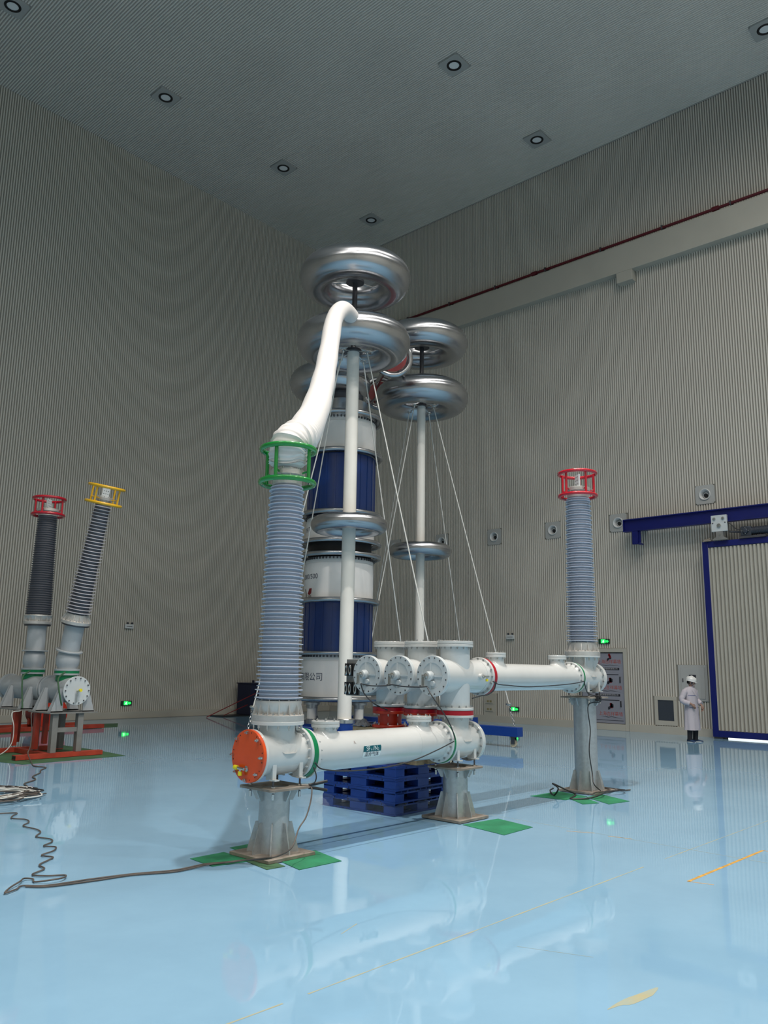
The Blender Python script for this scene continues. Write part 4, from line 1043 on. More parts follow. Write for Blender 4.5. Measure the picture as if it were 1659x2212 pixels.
def riser(x, y, tilt, label):
    t = thing('bushing_riser', label, 'pipe', (x, y, 1.40))
    obj('neck', MB().cyl((0, 0, 0.0), (0, 0, .10), .20, seg=40), 'spacer_green', t)
    obj('flange', MB().disc((0, 0, .10), (0, 0, 1), .235, .035, 40, .003).disc((0, 0, .185), (0, 0, 1), .235, .035, 40, .003), 'old_grey', t)
    obj('green_ring', MB().disc((0, 0, .136), (0, 0, 1), .232, .048, 40), 'spacer_green', t)
    obj('bulb', MB().lathe([(.185, .22), (.19, .26), (.215, .31), (.222, .38), (.215, .46), (.19, .53), (.175, .56)], None, 44), 'old_grey', t, ang=1.2)
    M = Matrix.Translation((0, 0, .50)) @ tilt
    obj('wide_flange', MB().disc((0, 0, .06), (0, 0, 1), .255, .028, 44, .004).lathe([(.175, -.02), (.175, .06)], None, 40), 'old_grey', t)
    t.children[-1].matrix_local = M
    o = obj('tube', MB().cyl((0, 0, .088), (0, 0, .62), .185, seg=44), 'old_grey', t); o.matrix_local = M
    o = obj('tube_flange', MB().disc((0, 0, .585), (0, 0, 1), .262, .035, 44, .003), 'dark_steel', t); o.matrix_local = M
    return t, Matrix.Translation((x, y, 1.40)) @ M @ Matrix.Translation((0, 0, .62))
TL = (0.231, 0.033, 0.0)
from mathutils import Euler
tl = Euler(TL).to_matrix().to_4x4()
r1, M1 = riser(7.78, 15.45, tl, 'grey riser with green ring, tilted top, carrying the yellow-ringed bushing')
r2, M2 = riser(7.80, 16.95, Matrix.Identity(4), 'upright grey riser with green ring, carrying the dark bushing')
by = bushing(M1.translation, TL, 'leaning bushing with pale edged sheds and yellow top rings', 2.18, .250, .185, .178, .13, 34, 'ring_yellow', .335, .33, 'silicone_pale', 'silicone_dark', a0=.5, base_r=.285, both=False, core=True)
# dark core sleeve look: separate dark weather sheds on the upright one
br = bushing(M2.translation, (0, 0, .5), 'upright bushing with dark grey sheds and red top rings at the far left', 2.10, .268, .20, .240, .175, 44, 'ring_red', .325, .35, 'silicone_dark', 'silicone_dark', a0=.2, base_r=.285, both=False)
# far red vessel
t = thing('red_vessel', 'round red vessel on rails near the left wall, seen between the tank stands', 'tank', (10.35, 21.2, .42))
obj('shell', MB().cyl((0, 0, 0), (0, .8, 0), .33, seg=40), 'deep_red', t)
obj('end_cover', MB().disc((0, 0, 0), (0, -1, 0), .42, .06, 48, .01), 'red_orange', t)
obj('cradle', MB().box(-.3, .3, .1, .2, -.305, -.15).box(-.3, .3, .6, .7, -.305, -.15), 'frame_red', t)
beam(7.6, 11.75, 20.95, 21.10, 'far red rail beam near the left wall, nearer of two', z0=.012, h=.10)
beam(7.6, 11.6, 21.9, 22.05, 'far red rail beam near the left wall, behind the red vessel', z0=.012, h=.10)

# ================================================================ FLOOR SHEETS, PALLETS, LOOSE THINGS
def sheet(pts, label, m='mat_green', th=.004, z0=0.001):
    cx = sum(p[0] for p in pts) / len(pts); cy = sum(p[1] for p in pts) / len(pts)
    o = obj('floor_sheet', MB().prism([(x - cx, y - cy) for x, y in pts], th), m); o.location = (cx, cy, z0); o['group'] = 'green protective sheets on the floor'
    return tag(o, label, 'mat')
sheet([(4.63, 6.22), (5.02, 6.14), (5.04, 6.60), (4.66, 6.60)], 'green sheet left of the near pedestal, crossed by the cable')
sheet([(5.10, 5.60), (5.60, 5.58), (5.72, 6.06), (5.22, 6.10)], 'bright green sheet with brown scuff at the right of the near pedestal', th=.0045, z0=.0012)
sheet([(4.90, 5.80), (5.095, 5.78), (5.16, 6.12), (4.96, 6.16)], 'dull green sheet under the front corner of the near pedestal', 'mat_dull')
sheet([(5.15, 6.30), (5.45, 6.30), (5.45, 6.72), (5.20, 6.72)], 'green sheet corner behind the near pedestal')
sheet([(7.70, 5.22), (8.32, 5.25), (8.46, 5.82), (7.84, 5.88)], 'green sheet in front of the middle pedestal')
sheet([(10.28, 6.52), (10.34, 6.00), (10.86, 5.95), (10.98, 6.48)], 'green sheet at the left of the tall pedestal, under a cable loop')
sheet([(10.47, 5.42), (10.92, 5.34), (11.2, 5.9), (10.8, 5.93)], 'green sheet at the front right of the tall pedestal', th=.0045)
sheet([(10.20, 5.66), (10.45, 5.55), (10.75, 5.93), (10.45, 5.97)], 'small green sheet in front of the tall pedestal')
sheet([(6.0, 16.9), (6.60, 14.40), (8.66, 14.55), (8.75, 15.7), (8.7, 17.3)], 'large dull green sheet under the grey tank stands at the left', 'mat_dull')
sheet([(8.0, 20.4), (12.3, 21.2), (13.0, 22.4), (8.0, 23.2)], 'far dark green sheet under the red rails by the left wall', 'mat_dull')

def make_pallet(label):
    t = thing('plastic_pallet', label, 'pallet', (0, 0, 0), group='blue plastic pallets stacked under the lower duct')
    X, Y, H = 1.10, 1.20, .1435
    dk = MB()
    for k in range(9):
        a = k * X / 9; dk.box(a + .004, a + X / 9 - .012, 0, Y, H - .022, H)
    dk.box(0, X, 0, .02, H - .04, H - .001); dk.box(0, X, Y - .02, Y, H - .04, H - .001); dk.box(0, .02, 0.02, Y - .02, H - .04, H - .001); dk.box(X - .02, X, 0.02, Y - .02, H - .04, H - .001)
    obj('deck', dk, 'pallet_blue', t)
    for i, (xa, xb) in enumerate(((0, .17), (.44, .66), (.93, X))):
        for j, (ya, yb) in enumerate(((0, .18), (.47, .73), (1.02, Y))):
            obj('block', MB().box(xa, xb, ya, yb, .02, H - .022), 'pallet_blue', t, bevel=.004)
        obj('runner', MB().box(xa, xb, 0, Y, 0, .02), 'pallet_blue', t)
    for xa, xb in ((.17, .44), (.66, .93)):
        for ya, yb in ((0, .12), (1.08, Y)): obj('cross_runner', MB().box(xa, xb, ya, yb, 0, .02), 'pallet_blue', t)
    n = MB()
    for x in (.20, .41, .69, .90):
        n.box(x - .005, x + .005, -.0015, .0, .112, .132)
    for y in (.21, .44, .76, .99): n.box(-.0015, 0, y - .006, y + .006, .108, .132)
    for y0_ in (.18, .73):
        for k in range(4): n.box(-.0015, 0, y0_ + .05 + k * .06 - .008, y0_ + .05 + k * .06 + .008, .006, .014)
    obj('slots', n, 'black', t, kind='stuff')
    return t
PL = ['lowest blue plastic pallet, wrapped in torn clear film', 'second blue plastic pallet from the floor', 'third blue plastic pallet from the floor', 'topmost blue plastic pallet, just under the lower duct']
p0 = make_pallet(PL[0])
for i in range(4):
    q = p0 if i == 0 else dup(p0, (0, 0, 0), label=PL[i])
    q.location = (7.625 + [0.02, 0, .004, -.004][i], 6.72 + [.02, 0, .003, -.004][i], .001 + i * .1445); q.rotation_euler = (0, 0, .03 + [.012, 0, .004, -.004][i])
fm_ = MB(); pts = []; NN = 60
per = [(-.01, 1.21 - 1.22 * k / 20) for k in range(20)] + [(-.01 + 1.12 * k / 20, -.01) for k in range(20)]
v = []
for k, (x, y) in enumerate(per):
    v.append((x - .004 * sin(k * 1.7), y - .004 * cos(k * 2.1), .004)); v.append((x - .01 - .008 * sin(k * 2.3), y - .008, .135 + .022 * sin(k * .9) + .01 * sin(k * 2.7)))
fm_.add(v, [(2 * k, 2 * k + 2, 2 * k + 3, 2 * k + 1) for k in range(len(per) - 1)])
v = []
for k in range(10):
    for j in range(4): v.append((-.03 - .03 * j + .012 * sin(k * 2 + j * 3), 1.2 - .02 * k + .01 * sin(j * 5 + k), .004 + .13 * (1 - k / 10) * (1 - j / 5)))
fm_.add(v, [(k * 4 + j, k * 4 + j + 1, k * 4 + j + 5, k * 4 + j + 4) for k in range(9) for j in range(3)])
o = obj('stretch_film', fm_, 'film'); o.location = (7.64, 6.74, 0.0); o.rotation_euler = (0, 0, .042); tag(o, 'torn clear stretch film clinging round the lowest blue pallet', 'plastic film')
for i, (x, z, lb) in enumerate(((7.97, .5805, 'lower left'), (8.20, .5805, 'lower right'), (7.97, .7835, 'upper left'), (8.20, .7835, 'upper right'))):
    tag(obj('timber_beam', MB().box(x - .08, x + .08, 6.62, 7.72, z, z + .2025), 'timber', bevel=.008), lb + ' of four timber beams packed between the pallets and the red adapters', 'timber', 'timber packing beams')
rg = MB(); v = []
for i in range(9):
    for j in range(9):
        u, w_ = i / 8 - .5, j / 8 - .5
        v.append((u * .2 + .01 * sin(j * 3), w_ * .26 + .01 * cos(i * 4), max(0, .085 * math.exp(-(u * u + w_ * w_) * 9) + .022 * sin(i * 2.1 + j * 1.3))))
rg.add(v, [(i * 9 + j, i * 9 + j + 1, (i + 1) * 9 + j + 1, (i + 1) * 9 + j) for i in range(8) for j in range(8)])
o = obj('cleaning_rag', rg, 'rag'); o.location = (7.97, 7.60, .989); tag(o, 'crumpled grey rag on the timber beside the farthest red adapter', 'cloth')

# blue cabinet and braces in the far corner
cb = thing('blue_cabinet', 'dark navy cabinet against the left wall behind the orange end cap', 'cabinet', (18.95, 23.6, 0))
obj('case', MB().box(-.42, .95, -.40, .35, .03, 1.10), 'cabinet_navy', cb, bevel=.01); obj('top_rim', MB().box(-.45, .98, -.43, .38, 1.10, 1.13), 'cabinet_navy', cb); obj('skid', MB().box(-1.6, .95, -.42, .30, 0, .03), 'black', cb)
obj('gauge_plate', MB().box(-.40, -.25, -.405, -.40, .12, .36), 'stand_grey', cb); obj('lifting_eye', MB().cyl((0, 0, 1.12), (0, 0, 1.22), .04, seg=10), 'cabinet_navy', cb)
obj('handle', MB().cyl((.10, -.47, .50 + .22), (.28, -.47, .72), .012, seg=8).cyl((.08, -.47, .25), (.30, -.47, .25), .012, seg=8), 'bolt_steel', cb)
for k, (p, q, r, l) in enumerate((((16.72, 23.2, .02), (18.9, 23.1, .86), .016, 'long dark red rod leaning on the navy cabinet'), ((17.5, 23.3, .05), (18.5, 23.3, .38), .014, 'short dark rod leaning on the navy cabinet, below the long one'))):
    tag(obj('steel_rod', MB().cyl(p, q, r, seg=8), 'deep_red'), l, 'rod')
tag(obj('white_wire', MB().tube(smoothpath([(19.02, 23.1, .86), (19.05, 23.05, .55), (19.0, 23.0, .3), (19.1, 22.95, .05)]), .010), 'rope'), 'thin white wire hanging down the front of the navy cabinet', 'wire')

# ---------------------------------------------------------------- cables
def cable(pts, r, m, label, n=8, seg=8, cat='cable', name='cable'):
    return tag(obj(name, MB().tube(smoothpath(pts, n), r, seg), m), label, cat)
G = [(5.53, 5.955, .622), (5.50, 5.90, .60), (5.45, 5.86, .50), (5.36, 5.82, .38), (5.24, 5.78, .30), (5.10, 5.72, .16), (4.99, 5.86, .075), (4.90, 6.12, .03), (4.78, 6.22, .016), (4.59, 6.29, .016), (4.30, 6.30, .012), (3.97, 6.43, .012), (3.65, 6.51, .012), (3.3, 6.57, .012), (3.16, 6.69, .012), (3.08, 6.62, .014), (2.97, 6.57, .014), (3.06, 6.68, .02), (3.18, 6.78, .026), (3.25, 6.87, .02), (3.31, 6.84, .012), (3.28, 6.74, .012), (3.36, 6.66, .025), (3.48, 6.66, .025), (3.55, 6.78, .012), (3.43, 6.86, .012), (3.37, 6.98, .012), (3.53, 7.10, .012), (3.56, 7.26, .012)]
w_ = [(3.70, 7.38), (3.78, 7.46), (3.74, 7.60), (3.90, 7.70), (3.99, 7.84), (3.93, 7.96), (4.07, 8.08), (4.12, 8.22), (4.07, 8.42), (4.20, 8.6), (4.24, 8.78), (4.22, 9.05), (4.36, 9.22), (4.40, 9.40), (4.32, 9.56), (4.40, 9.72), (4.50, 9.84), (4.40, 9.92), (4.2, 9.98), (3.9, 10.1)]
G += [(a, b, .012) for a, b in w_]
cable(G, .0068, 'cable_brown', 'long brown-grey earth cable from the near pedestal wriggling across the floor to the left')
cable([(4.99, 5.84, .085), (4.90, 6.09, .035), (4.77, 6.19, .018), (4.58, 6.26, .014), (4.28, 6.26, .010), (3.95, 6.41, .010), (3.63, 6.46, .010), (3.3, 6.54, .010), (3.17, 6.66, .010)], .007, 'cable_brown', 'second thin cable lying alongside the long earth cable near the green sheet')
cl = thing('earth_clamp', 'black jumper clamp gripping the right corner of the near pedestal plate', 'clamp', (5.52, 5.97, .625))
for s_ in (-1, 1):
    obj('handle_grip', MB().tube([(0, 0, .012 * s_), (.05, -.03, .018 * s_), (.16, -.09, .042 * s_)], .014, 10), 'black_rubber', cl)
    obj('jaw', MB().tube([(0, 0, .012 * s_), (-.03, .01, .016 * s_), (-.07, .03, .016 * s_)], .010, 8), 'bolt_steel', cl)
cable([(5.55, 5.94, .80), (5.57, 5.92, .72), (5.56, 5.93, .66), (5.52, 5.96, .635)], .006, 'cable_black', 'short black lead from the clamp up to the green ring')
cable([(5.57, 5.945, .84), (5.66, 5.94, .775), (5.94, 5.93, .735), (6.28, 5.93, .72), (6.63, 5.93, .725), (7.01, 5.93, .76), (7.41, 5.93, .84), (7.76, 5.945, .92)], .007, 'cable_black', 'black cable sagging along the lower duct between the green rings')
cable([(8.58, 5.96, 1.60), (8.70, 5.955, 1.565), (8.97, 5.98, 1.55), (9.41, 5.98, 1.53), (10.12, 5.98, 1.545), (10.6, 5.97, 1.57), (10.90, 5.965, 1.60)], .007, 'cable_black', 'black cable running along the upper duct from red ring to green ring')
cable([(8.64, 5.955, 1.60), (8.62, 5.97, 1.5), (8.56, 6.02, 1.44), (8.40, 6.0, 1.43), (8.2, 6.0, 1.40)], .008, 'cable_black', 'thick black cable looped under the red ring of the nearest disconnector')
cable([(7.53, 7.24, 1.545), (7.50, 7.05, 1.525), (7.50, 6.80, 1.53), (7.52, 6.70, 1.545), (7.50, 6.5, 1.53), (7.50, 6.25, 1.53), (7.53, 6.16, 1.54)], .007, 'cable_black', 'black cable linking the three disconnector levers')
cable([(7.53, 7.24, 1.54), (7.58, 7.22, 1.42), (7.66, 7.12, 1.30), (7.86, 7.08, 1.22)], .008, 'cable_black', 'black cable from the farthest lever down to the red adapter')
cable([(7.53, 6.16, 1.53), (7.50, 6.05, 1.42), (7.60, 5.95, 1.22), (7.72, 5.94, 1.06), (7.80, 5.955, .94)], .007, 'cable_black', 'dark cable from the nearest lever down to the green ring of the lower duct')
cable([(10.90, 5.965, 1.60), (10.95, 5.97, 1.50), (11.05, 5.98, 1.42), (11.28, 5.93, 1.37), (11.33, 5.95, 1.30), (11.10, 6.02, 1.25), (11.12, 6.01, .9), (11.07, 6.01, .6), (11.12, 6.0, .3), (11.03, 5.93, .16), (11.16, 5.90, .06)], .008, 'cable_black', 'black cable hanging down the front of the tall pedestal')
cg = thing('cable_box', 'dark cable clamp box on the plate of the tall pedestal', 'clamp', (11.22, 5.92, 1.365))
obj('clamp_body', MB().box(-.04, .04, -.03, .03, -.05, .03).box(-.02, .02, -.05, -.03, -.02, .01), 'black_rubber', cg, bevel=.005)
cable([(10.9, 6.52, .05), (10.78, 6.5, .03), (10.55, 6.3, .012), (10.5, 6.2, .12), (10.6, 6.35, .16), (10.75, 6.3, .10), (10.8, 6.1, .02), (10.45, 5.98, .012), (10.62, 5.8, .02), (10.9, 5.75, .05), (11.15, 5.82, .05), (11.4, 5.72, .06), (11.62, 5.75, .04), (11.75, 5.95, .02), (11.5, 6.1, .06), (11.55, 6.35, .05)], .011, 'cable_black', 'tangled black cable coiled round the foot of the tall pedestal')
cable([(10.75, 5.83, .05), (10.95, 5.86, .06), (11.2, 5.84, .055), (11.45, 5.9, .05), (11.6, 6.1, .045), (11.66, 5.86, .02), (11.9, 5.8, .012)], .010, 'cable_brown', 'brown cable lying on the base plate of the tall pedestal')
# loose pile at the left edge
random.seed(11)
pl_ = thing('cable_heap', 'heap of tangled brown and white cord on the floor at the left edge', 'cable', (4.95, 11.2, 0))
for nm, mm, lb in (('cord', 'cable_brown', None), ('cord', 'rope', 'white cord'), ('cord', 'cable_brown', None), ('cord', 'rope', 'white cord'), ('cord', 'cable_brown', None), ('cord', 'cable_black', 'black cord')):
    pts = []; ph = random.uniform(0, 6)
    for k in range(26):
        a = k * .95 + ph; r = .22 + .25 * random.random()
        pts.append((r * 1.3 * cos(a) - .15, r * 1.2 * sin(a) * (1 if k % 5 else 1.6), .012 + .05 * random.random() + .02 * (1 - r)))
    obj(nm, MB().tube(smoothpath(pts, 5), .009, 6), mm, pl_, label=lb)
cable([(6.93, 14.93, .84), (6.90, 14.90, .80), (6.93, 14.88, .5), (6.91, 14.84, .25), (6.86, 14.80, .14), (6.80, 14.5, .014), (6.62, 14.0, .012), (6.68, 13.7, .012), (6.45, 13.4, .012), (6.30, 13.1, .012), (6.02, 12.75, .012), (5.9, 12.4, .012), (5.6, 12.1, .012), (5.5, 11.8, .012), (5.25, 11.6, .02), (5.1, 11.3, .03)], .010, 'cable_brown', 'cord dropping from the front tank stand and running to the cord heap')
cable([(7.28, 16.2, .80), (7.12, 16.2, .76), (7.14, 16.1, .5), (7.10, 16.05, .2), (6.9, 16.0, .03), (6.6, 15.9, .014)], .009, 'rope', 'pale cord hanging from the rear tank stand at the left edge')
cable([(7.60, 15.16, 1.56), (7.45, 15.1, 1.45), (7.42, 15.0, 1.28), (7.45, 14.97, 1.10), (7.50, 14.98, .95)], .016, 'mat_dull', 'dark green strap curving down the front grey tank')
cable([(7.62, 16.7, 1.56), (7.45, 16.6, 1.46), (7.40, 16.5, 1.25), (7.38, 16.4, 1.05), (7.36, 16.3, .84)], .016, 'mat_dull', 'dark green strap curving down the rear grey tank')

# ---------------------------------------------------------------- marks on the floor
def strip(x0, y0, x1, y1, wd, m, label, z=.0006):
    d_ = Vector((x1 - x0, y1 - y0, 0)); n_ = Vector((-d_.y, d_.x, 0)).normalized() * wd / 2
    k = max(2, int(d_.length / .12)); v = []
    for i in range(k + 1):
        p = Vector((x0, y0, z)) + d_ * i / k; ww = (.55 + .9 * random.random()) if m == 'joint_line' else (.9 + .2 * random.random())
        v += [p + n_ * ww, p - n_ * ww]
    return obj(label, MB().add(v, [(2 * i, 2 * i + 1, 2 * i + 3, 2 * i + 2) for i in range(k)]), m, floor)
strip(3.31, 3.53, 7.45, 3.53, .012, 'joint_line', 'floor_joint'); strip(2.2, 3.54, 3.13, 3.53, .012, 'joint_line', 'floor_joint')
strip(7.9, 3.53, 12.5, 3.5, .009, 'joint_line', 'floor_joint'); strip(8.45, 2.6, 8.75, 8.4, .006, 'joint_line', 'floor_joint')
for a in ((7.23, 3.03, 9.01, 2.99), (7.23, 3.03, 7.28, 2.83), (9.01, 2.99, 9.0, 2.7)):
    strip(*a, .03 if a[2] > 9 and a[0] < 8 else .014, 'tape_ochre', 'tape_residue')
strip(8.42, 4.88, 8.54, 4.6, .014, 'tape_ochre', 'tape_residue'); strip(8.50, 4.42, 8.56, 4.18, .014, 'tape_ochre', 'tape_residue')
strip(4.15, 4.12, 4.38, 4.2, .006, 'joint_line', 'scratch'); strip(4.78, 3.15, 4.95, 2.7, .003, 'joint_line', 'scratch')
obj('stain', MB().add([(4.52 + .16 * cos(a) * (1 + .3 * sin(3 * a)) * 1.3, 2.22 + .035 * sin(a) - .2 * .16 * cos(a), .0006) for a in [2 * pi * k / 24 for k in range(24)]], [tuple(range(24))]), 'joint_line', floor)

# ================================================================ PERSON
per = thing('person', 'person in white lab coat and white hard hat standing beside the blue gate, looking right', 'person', (21.33, 8.62, 0), (0, 0, R_(-16)))
def skin_mesh(nodes, edges, levels=2):
    me = bpy.data.meshes.new('skel'); me.from_pydata([n[0] for n in nodes], edges, []); o = bpy.data.objects.new('skel', me); COL.objects.link(o)
    s = o.modifiers.new('s', 'SKIN'); sk = me.skin_vertices[0].data
    for i, n in enumerate(nodes):
        r = n[1]; sk[i].radius = (r, r) if not isinstance(r, tuple) else r; sk[i].use_root = (i == 0)
    b = o.modifiers.new('ss', 'SUBSURF'); b.levels = levels; b.render_levels = levels
    dg = bpy.context.evaluated_depsgraph_get(); ev = o.evaluated_get(dg); m2 = ev.to_mesh()
    mb = MB(); mb.v = [tuple(v.co) for v in m2.vertices]; mb.f = [tuple(p.vertices) for p in m2.polygons]
    ev.to_mesh_clear(); bpy.data.objects.remove(o); bpy.data.meshes.remove(me); return mb
def arm_hand(mb, sh, el, wr, palm_dir, side, up):
    """five separate slightly curled fingers rooted in the palm"""
    wr = Vector(wr); d_ = Vector(palm_dir).normalized(); u = Vector(up).normalized(); l = d_.cross(u).normalized()
    mb.tube([wr - d_ * .02, wr + d_ * .02, wr + d_ * .06, wr + d_ * .085], [.022, .030, .034, .028], 12)
    for k, (off, ln) in enumerate(((-.027, .066), (-.009, .076), (.009, .071), (.026, .056))):
        b = wr + d_ * .075 + l * off
        mb.tube([b, b + d_ * ln * .5 - u * .004, b + d_ * ln * .8 - u * .018, b + d_ * ln * .95 - u * .036], [.0095, .009, .0085, .006], 8)
    b = wr + d_ * .02 - l * .026 * side
    mb.tube([b, b + d_ * .03 - l * .026 * side, b + d_ * .06 - l * .03 * side - u * .01], [.013, .011, .008], 8)
nodes = [((0, 0, .86), .125), ((0, 0, 1.02), .105), ((0, .0, 1.18), .12), ((0, .005, 1.31), .09), ((0, .0, 1.37), .048), ((.01, -.01, 1.43), .047),
         ((-.17, .01, 1.30), .055), ((-.285, .05, 1.07), .040), ((-.175, -.16, .945), .028),
         ((.17, .01, 1.30), .055), ((.26, .03, 1.06), .040), ((.25, -.13, .91), .028),
         ((-.09, 0, .80), .085), ((-.10, -.01, .46), .058), ((-.10, .015, .10), .040),
         ((.09, 0, .80), .085), ((.11, -.01, .46), .058), ((.115, .015, .10), .040)]
edges = [(0, 1), (1, 2), (2, 3), (3, 4), (4, 5), (3, 6), (6, 7), (7, 8), (3, 9), (9, 10), (10, 11), (0, 12), (12, 13), (13, 14), (0, 15), (15, 16), (16, 17)]
body = skin_mesh(nodes, edges)
arm_hand(body, None, None, (-.175, -.16, .945), (.55, -.35, -.72), 1, (-.3, -.9, .1))
arm_hand(body, None, None, (.25, -.13, .91), (.05, -.15, -.98), -1, (.9, -.1, 0))
# head, turned to the right side of the picture
HR = Matrix.Translation((.015, -.015, 1.50)) @ Matrix.Rotation(R_(38), 4, 'Z') @ Matrix.Rotation(R_(8), 4, 'X')
hv = []; hf = []; SG, RGN = 28, 20
for i in range(RGN + 1):
    ph = pi * i / RGN; z = cos(ph)
    for k in range(SG):
        a = 2 * pi * k / SG; x = sin(ph) * cos(a); y = sin(ph) * sin(a)
        X, Y, Z = x * .074, y * .092, z * .112
        if z < 0: X *= 1 + z * .28; Y = Y * (1 + z * .18) - .012 * (-z) 
        if y < -.2: Y = max(Y, -.088)
        hv.append((X, Y, Z))
for i in range(RGN):
    for k in range(SG):
        l = (k + 1) % SG; hf.append((i * SG + k, (i + 1) * SG + k, (i + 1) * SG + l, i * SG + l))
body.add(hv, hf, HR)
body.tube([(0, -.082, .012), (0, -.094, -.008), (0, -.108, -.026), (0, -.092, -.036)], [.008, .011, .014, .010], 10, M=HR)     # nose
for s_ in (-1, 1): body.lathe([(0, -.008), (.018, -.006), (.024, .0), (.02, .008), (.008, .006), (0, .003)], HR @ Matrix.Translation((s_ * .076, .008, -.01)) @ Matrix.Rotation(pi / 2 * s_, 4, 'Y'), 14)
body.tube([(-.022, -.090, -.058), (0, -.097, -.056), (.022, -.090, -.058)], [.004, .007, .004], 8, M=HR)
body.tube([(-.018, -.080, -.098), (0, -.088, -.096), (.018, -.080, -.098)], [.008, .012, .008], 8, M=HR)
obj('body', body, 'skin', per, ang=1.3)
e = MB()
for s_ in (-1, 1):
    e.lathe([(0, 0), (.009, 0), (.006, .003), (0, .004)], HR @ Matrix.Translation((s_ * .030, -.084, .006)) @ Matrix.Rotation(pi / 2, 4, 'X'), 10)
    e.tube([(s_ * .014, -.086, .028), (s_ * .03, -.087, .033), (s_ * .046, -.080, .028)], .0035, 6, M=HR)
obj('eyes_and_brows', e, 'hair', per)
hr = MB(); v = []; f = []
for i in range(9):
    ph = .05 + (pi * .60) * i / 8
    for k in range(21):
        a = R_(-28) + R_(236) * k / 20
        v.append((sin(ph) * cos(a) * .080, sin(ph) * sin(a) * .099 + .004, cos(ph) * .118))
f = [(i * 21 + k, (i + 1) * 21 + k, (i + 1) * 21 + k + 1, i * 21 + k + 1) for i in range(8) for k in range(20)]
hr.add(v, f, HR); obj('hair', hr, 'hair', per, ang=1.3)
hm = MB(); HH = HR @ Matrix.Translation((0, .0, .032)) @ Matrix.Rotation(R_(4), 4, 'X')
hm.lathe([(.112, 0), (.116, .012), (.112, .05), (.095, .09), (.06, .118), (.02, .130), (0, .131)], HH @ Matrix.Scale(1.12, 4, (0, 1, 0)) @ Matrix.Scale(.96, 4, (1, 0, 0)), 40)
v = []
for k in range(40):
    a = 2 * pi * k / 40; pk = max(0, -sin(a)) ** 3
    v += [(.107 * cos(a), .126 * sin(a), .006), ((.118 + .004 * pk) * cos(a) * 1.02, (.138 + .035 * pk) * sin(a), -.006 * (1 + pk)), ((.118) * cos(a), (.134 + .035 * pk) * sin(a), -.010 * (1 + pk)), (.105 * cos(a), .122 * sin(a), -.002)]
hm.add(v, [(k * 4 + j, ((k + 1) % 40) * 4 + j, ((k + 1) % 40) * 4 + (j + 1) % 4, k * 4 + (j + 1) % 4) for k in range(40) for j in range(4)], HH)
hm.tube([(0, -.125, .03), (0, -.108, .09), (0, 0, .137), (0, .108, .09), (0, .125, .03)], [.006, .009, .010, .009, .006], 8, M=HH)
hat = obj('hard_hat', hm, 'helmet', per, ang=.9)
obj('chin_strap', MB().tube([(-.078, -.005, .03), (-.076, -.03, -.05), (-.045, -.07, -.105), (0, -.085, -.118), (.045, -.07, -.105), (.076, -.03, -.05), (.078, -.005, .03)], .0035, 6, M=HR), 'coat_trim', hat)

# lab coat
def coat_ring(z, cx, cy, rx, ry, n=44, fold=0.0, ph=0.0, sq=2.4):
    out = []
    for k in range(n):
        a = 2 * pi * k / n; c, s_ = cos(a), sin(a)
        rr = (abs(c) ** sq + abs(s_) ** sq) ** (-1 / sq)
        q = 1 + fold * sin(a * 5 + ph) + fold * .6 * sin(a * 9 + ph * 2)
        out.append((cx + rx * rr * c * q, cy + ry * rr * s_ * q, z))
    return out
rings = [coat_ring(.30, 0, .0, .222, .165, fold=.045, ph=.4), coat_ring(.40, 0, .0, .218, .16, fold=.04, ph=.5), coat_ring(.60, 0, 0, .205, .152, fold=.025, ph=.7), coat_ring(.80, 0, 0, .195, .145, fold=.015, ph=1.0),
         coat_ring(.93, 0, 0, .182, .132, fold=.02, ph=1.5), coat_ring(1.05, 0, 0, .180, .126, fold=.018, ph=2.2), coat_ring(1.18, 0, 0, .190, .125, fold=.008, ph=2), coat_ring(1.28, 0, .004, .197, .115), coat_ring(1.33, 0, .006, .180, .10), coat_ring(1.365, 0, .006, .125, .08), coat_ring(1.385, 0, .004, .075, .064)]
ct = MB(); n = 44
for r in rings: ct.v += r
inner = [(x * .96, y * .96, z + .002) for x, y, z in rings[0]]
ct.f = [(i * n + k, i * n + (k + 1) % n, (i + 1) * n + (k + 1) % n, (i + 1) * n + k) for i in range(len(rings) - 1) for k in range(n)]
b0 = len(ct.v); ct.v += inner; ct.f += [(k, b0 + k, b0 + (k + 1) % n, (k + 1) % n) for k in range(n)]; ct.f.append(tuple(b0 + k for k in range(n)))
coat = obj('lab_coat', ct, 'coat_cloth', per, ang=1.2)
for nm, pts, rad in (('sleeve', [(-.13, .01, 1.315), (-.20, .02, 1.27), (-.25, .04, 1.17), (-.295, .052, 1.075), (-.275, .01, 1.01), (-.235, -.07, .985), (-.205, -.115, .965)], [.060, .076, .072, .068, .066, .062, .060]),
                     ('sleeve', [(.13, .01, 1.315), (.20, .02, 1.27), (.235, .03, 1.17), (.268, .035, 1.07), (.268, -.01, 1.02), (.262, -.07, .97), (.258, -.10, .95)], [.060, .074, .070, .066, .064, .060, .058])):
    s_ = MB().tube(smoothpath(pts, 4), [rad[min(len(rad) - 1, i // 4)] + .003 * sin(i * 1.9) for i in range((len(pts) - 1) * 4 + 1)], 20)
    o = obj(nm, s_, 'coat_cloth', coat, ang=1.2)
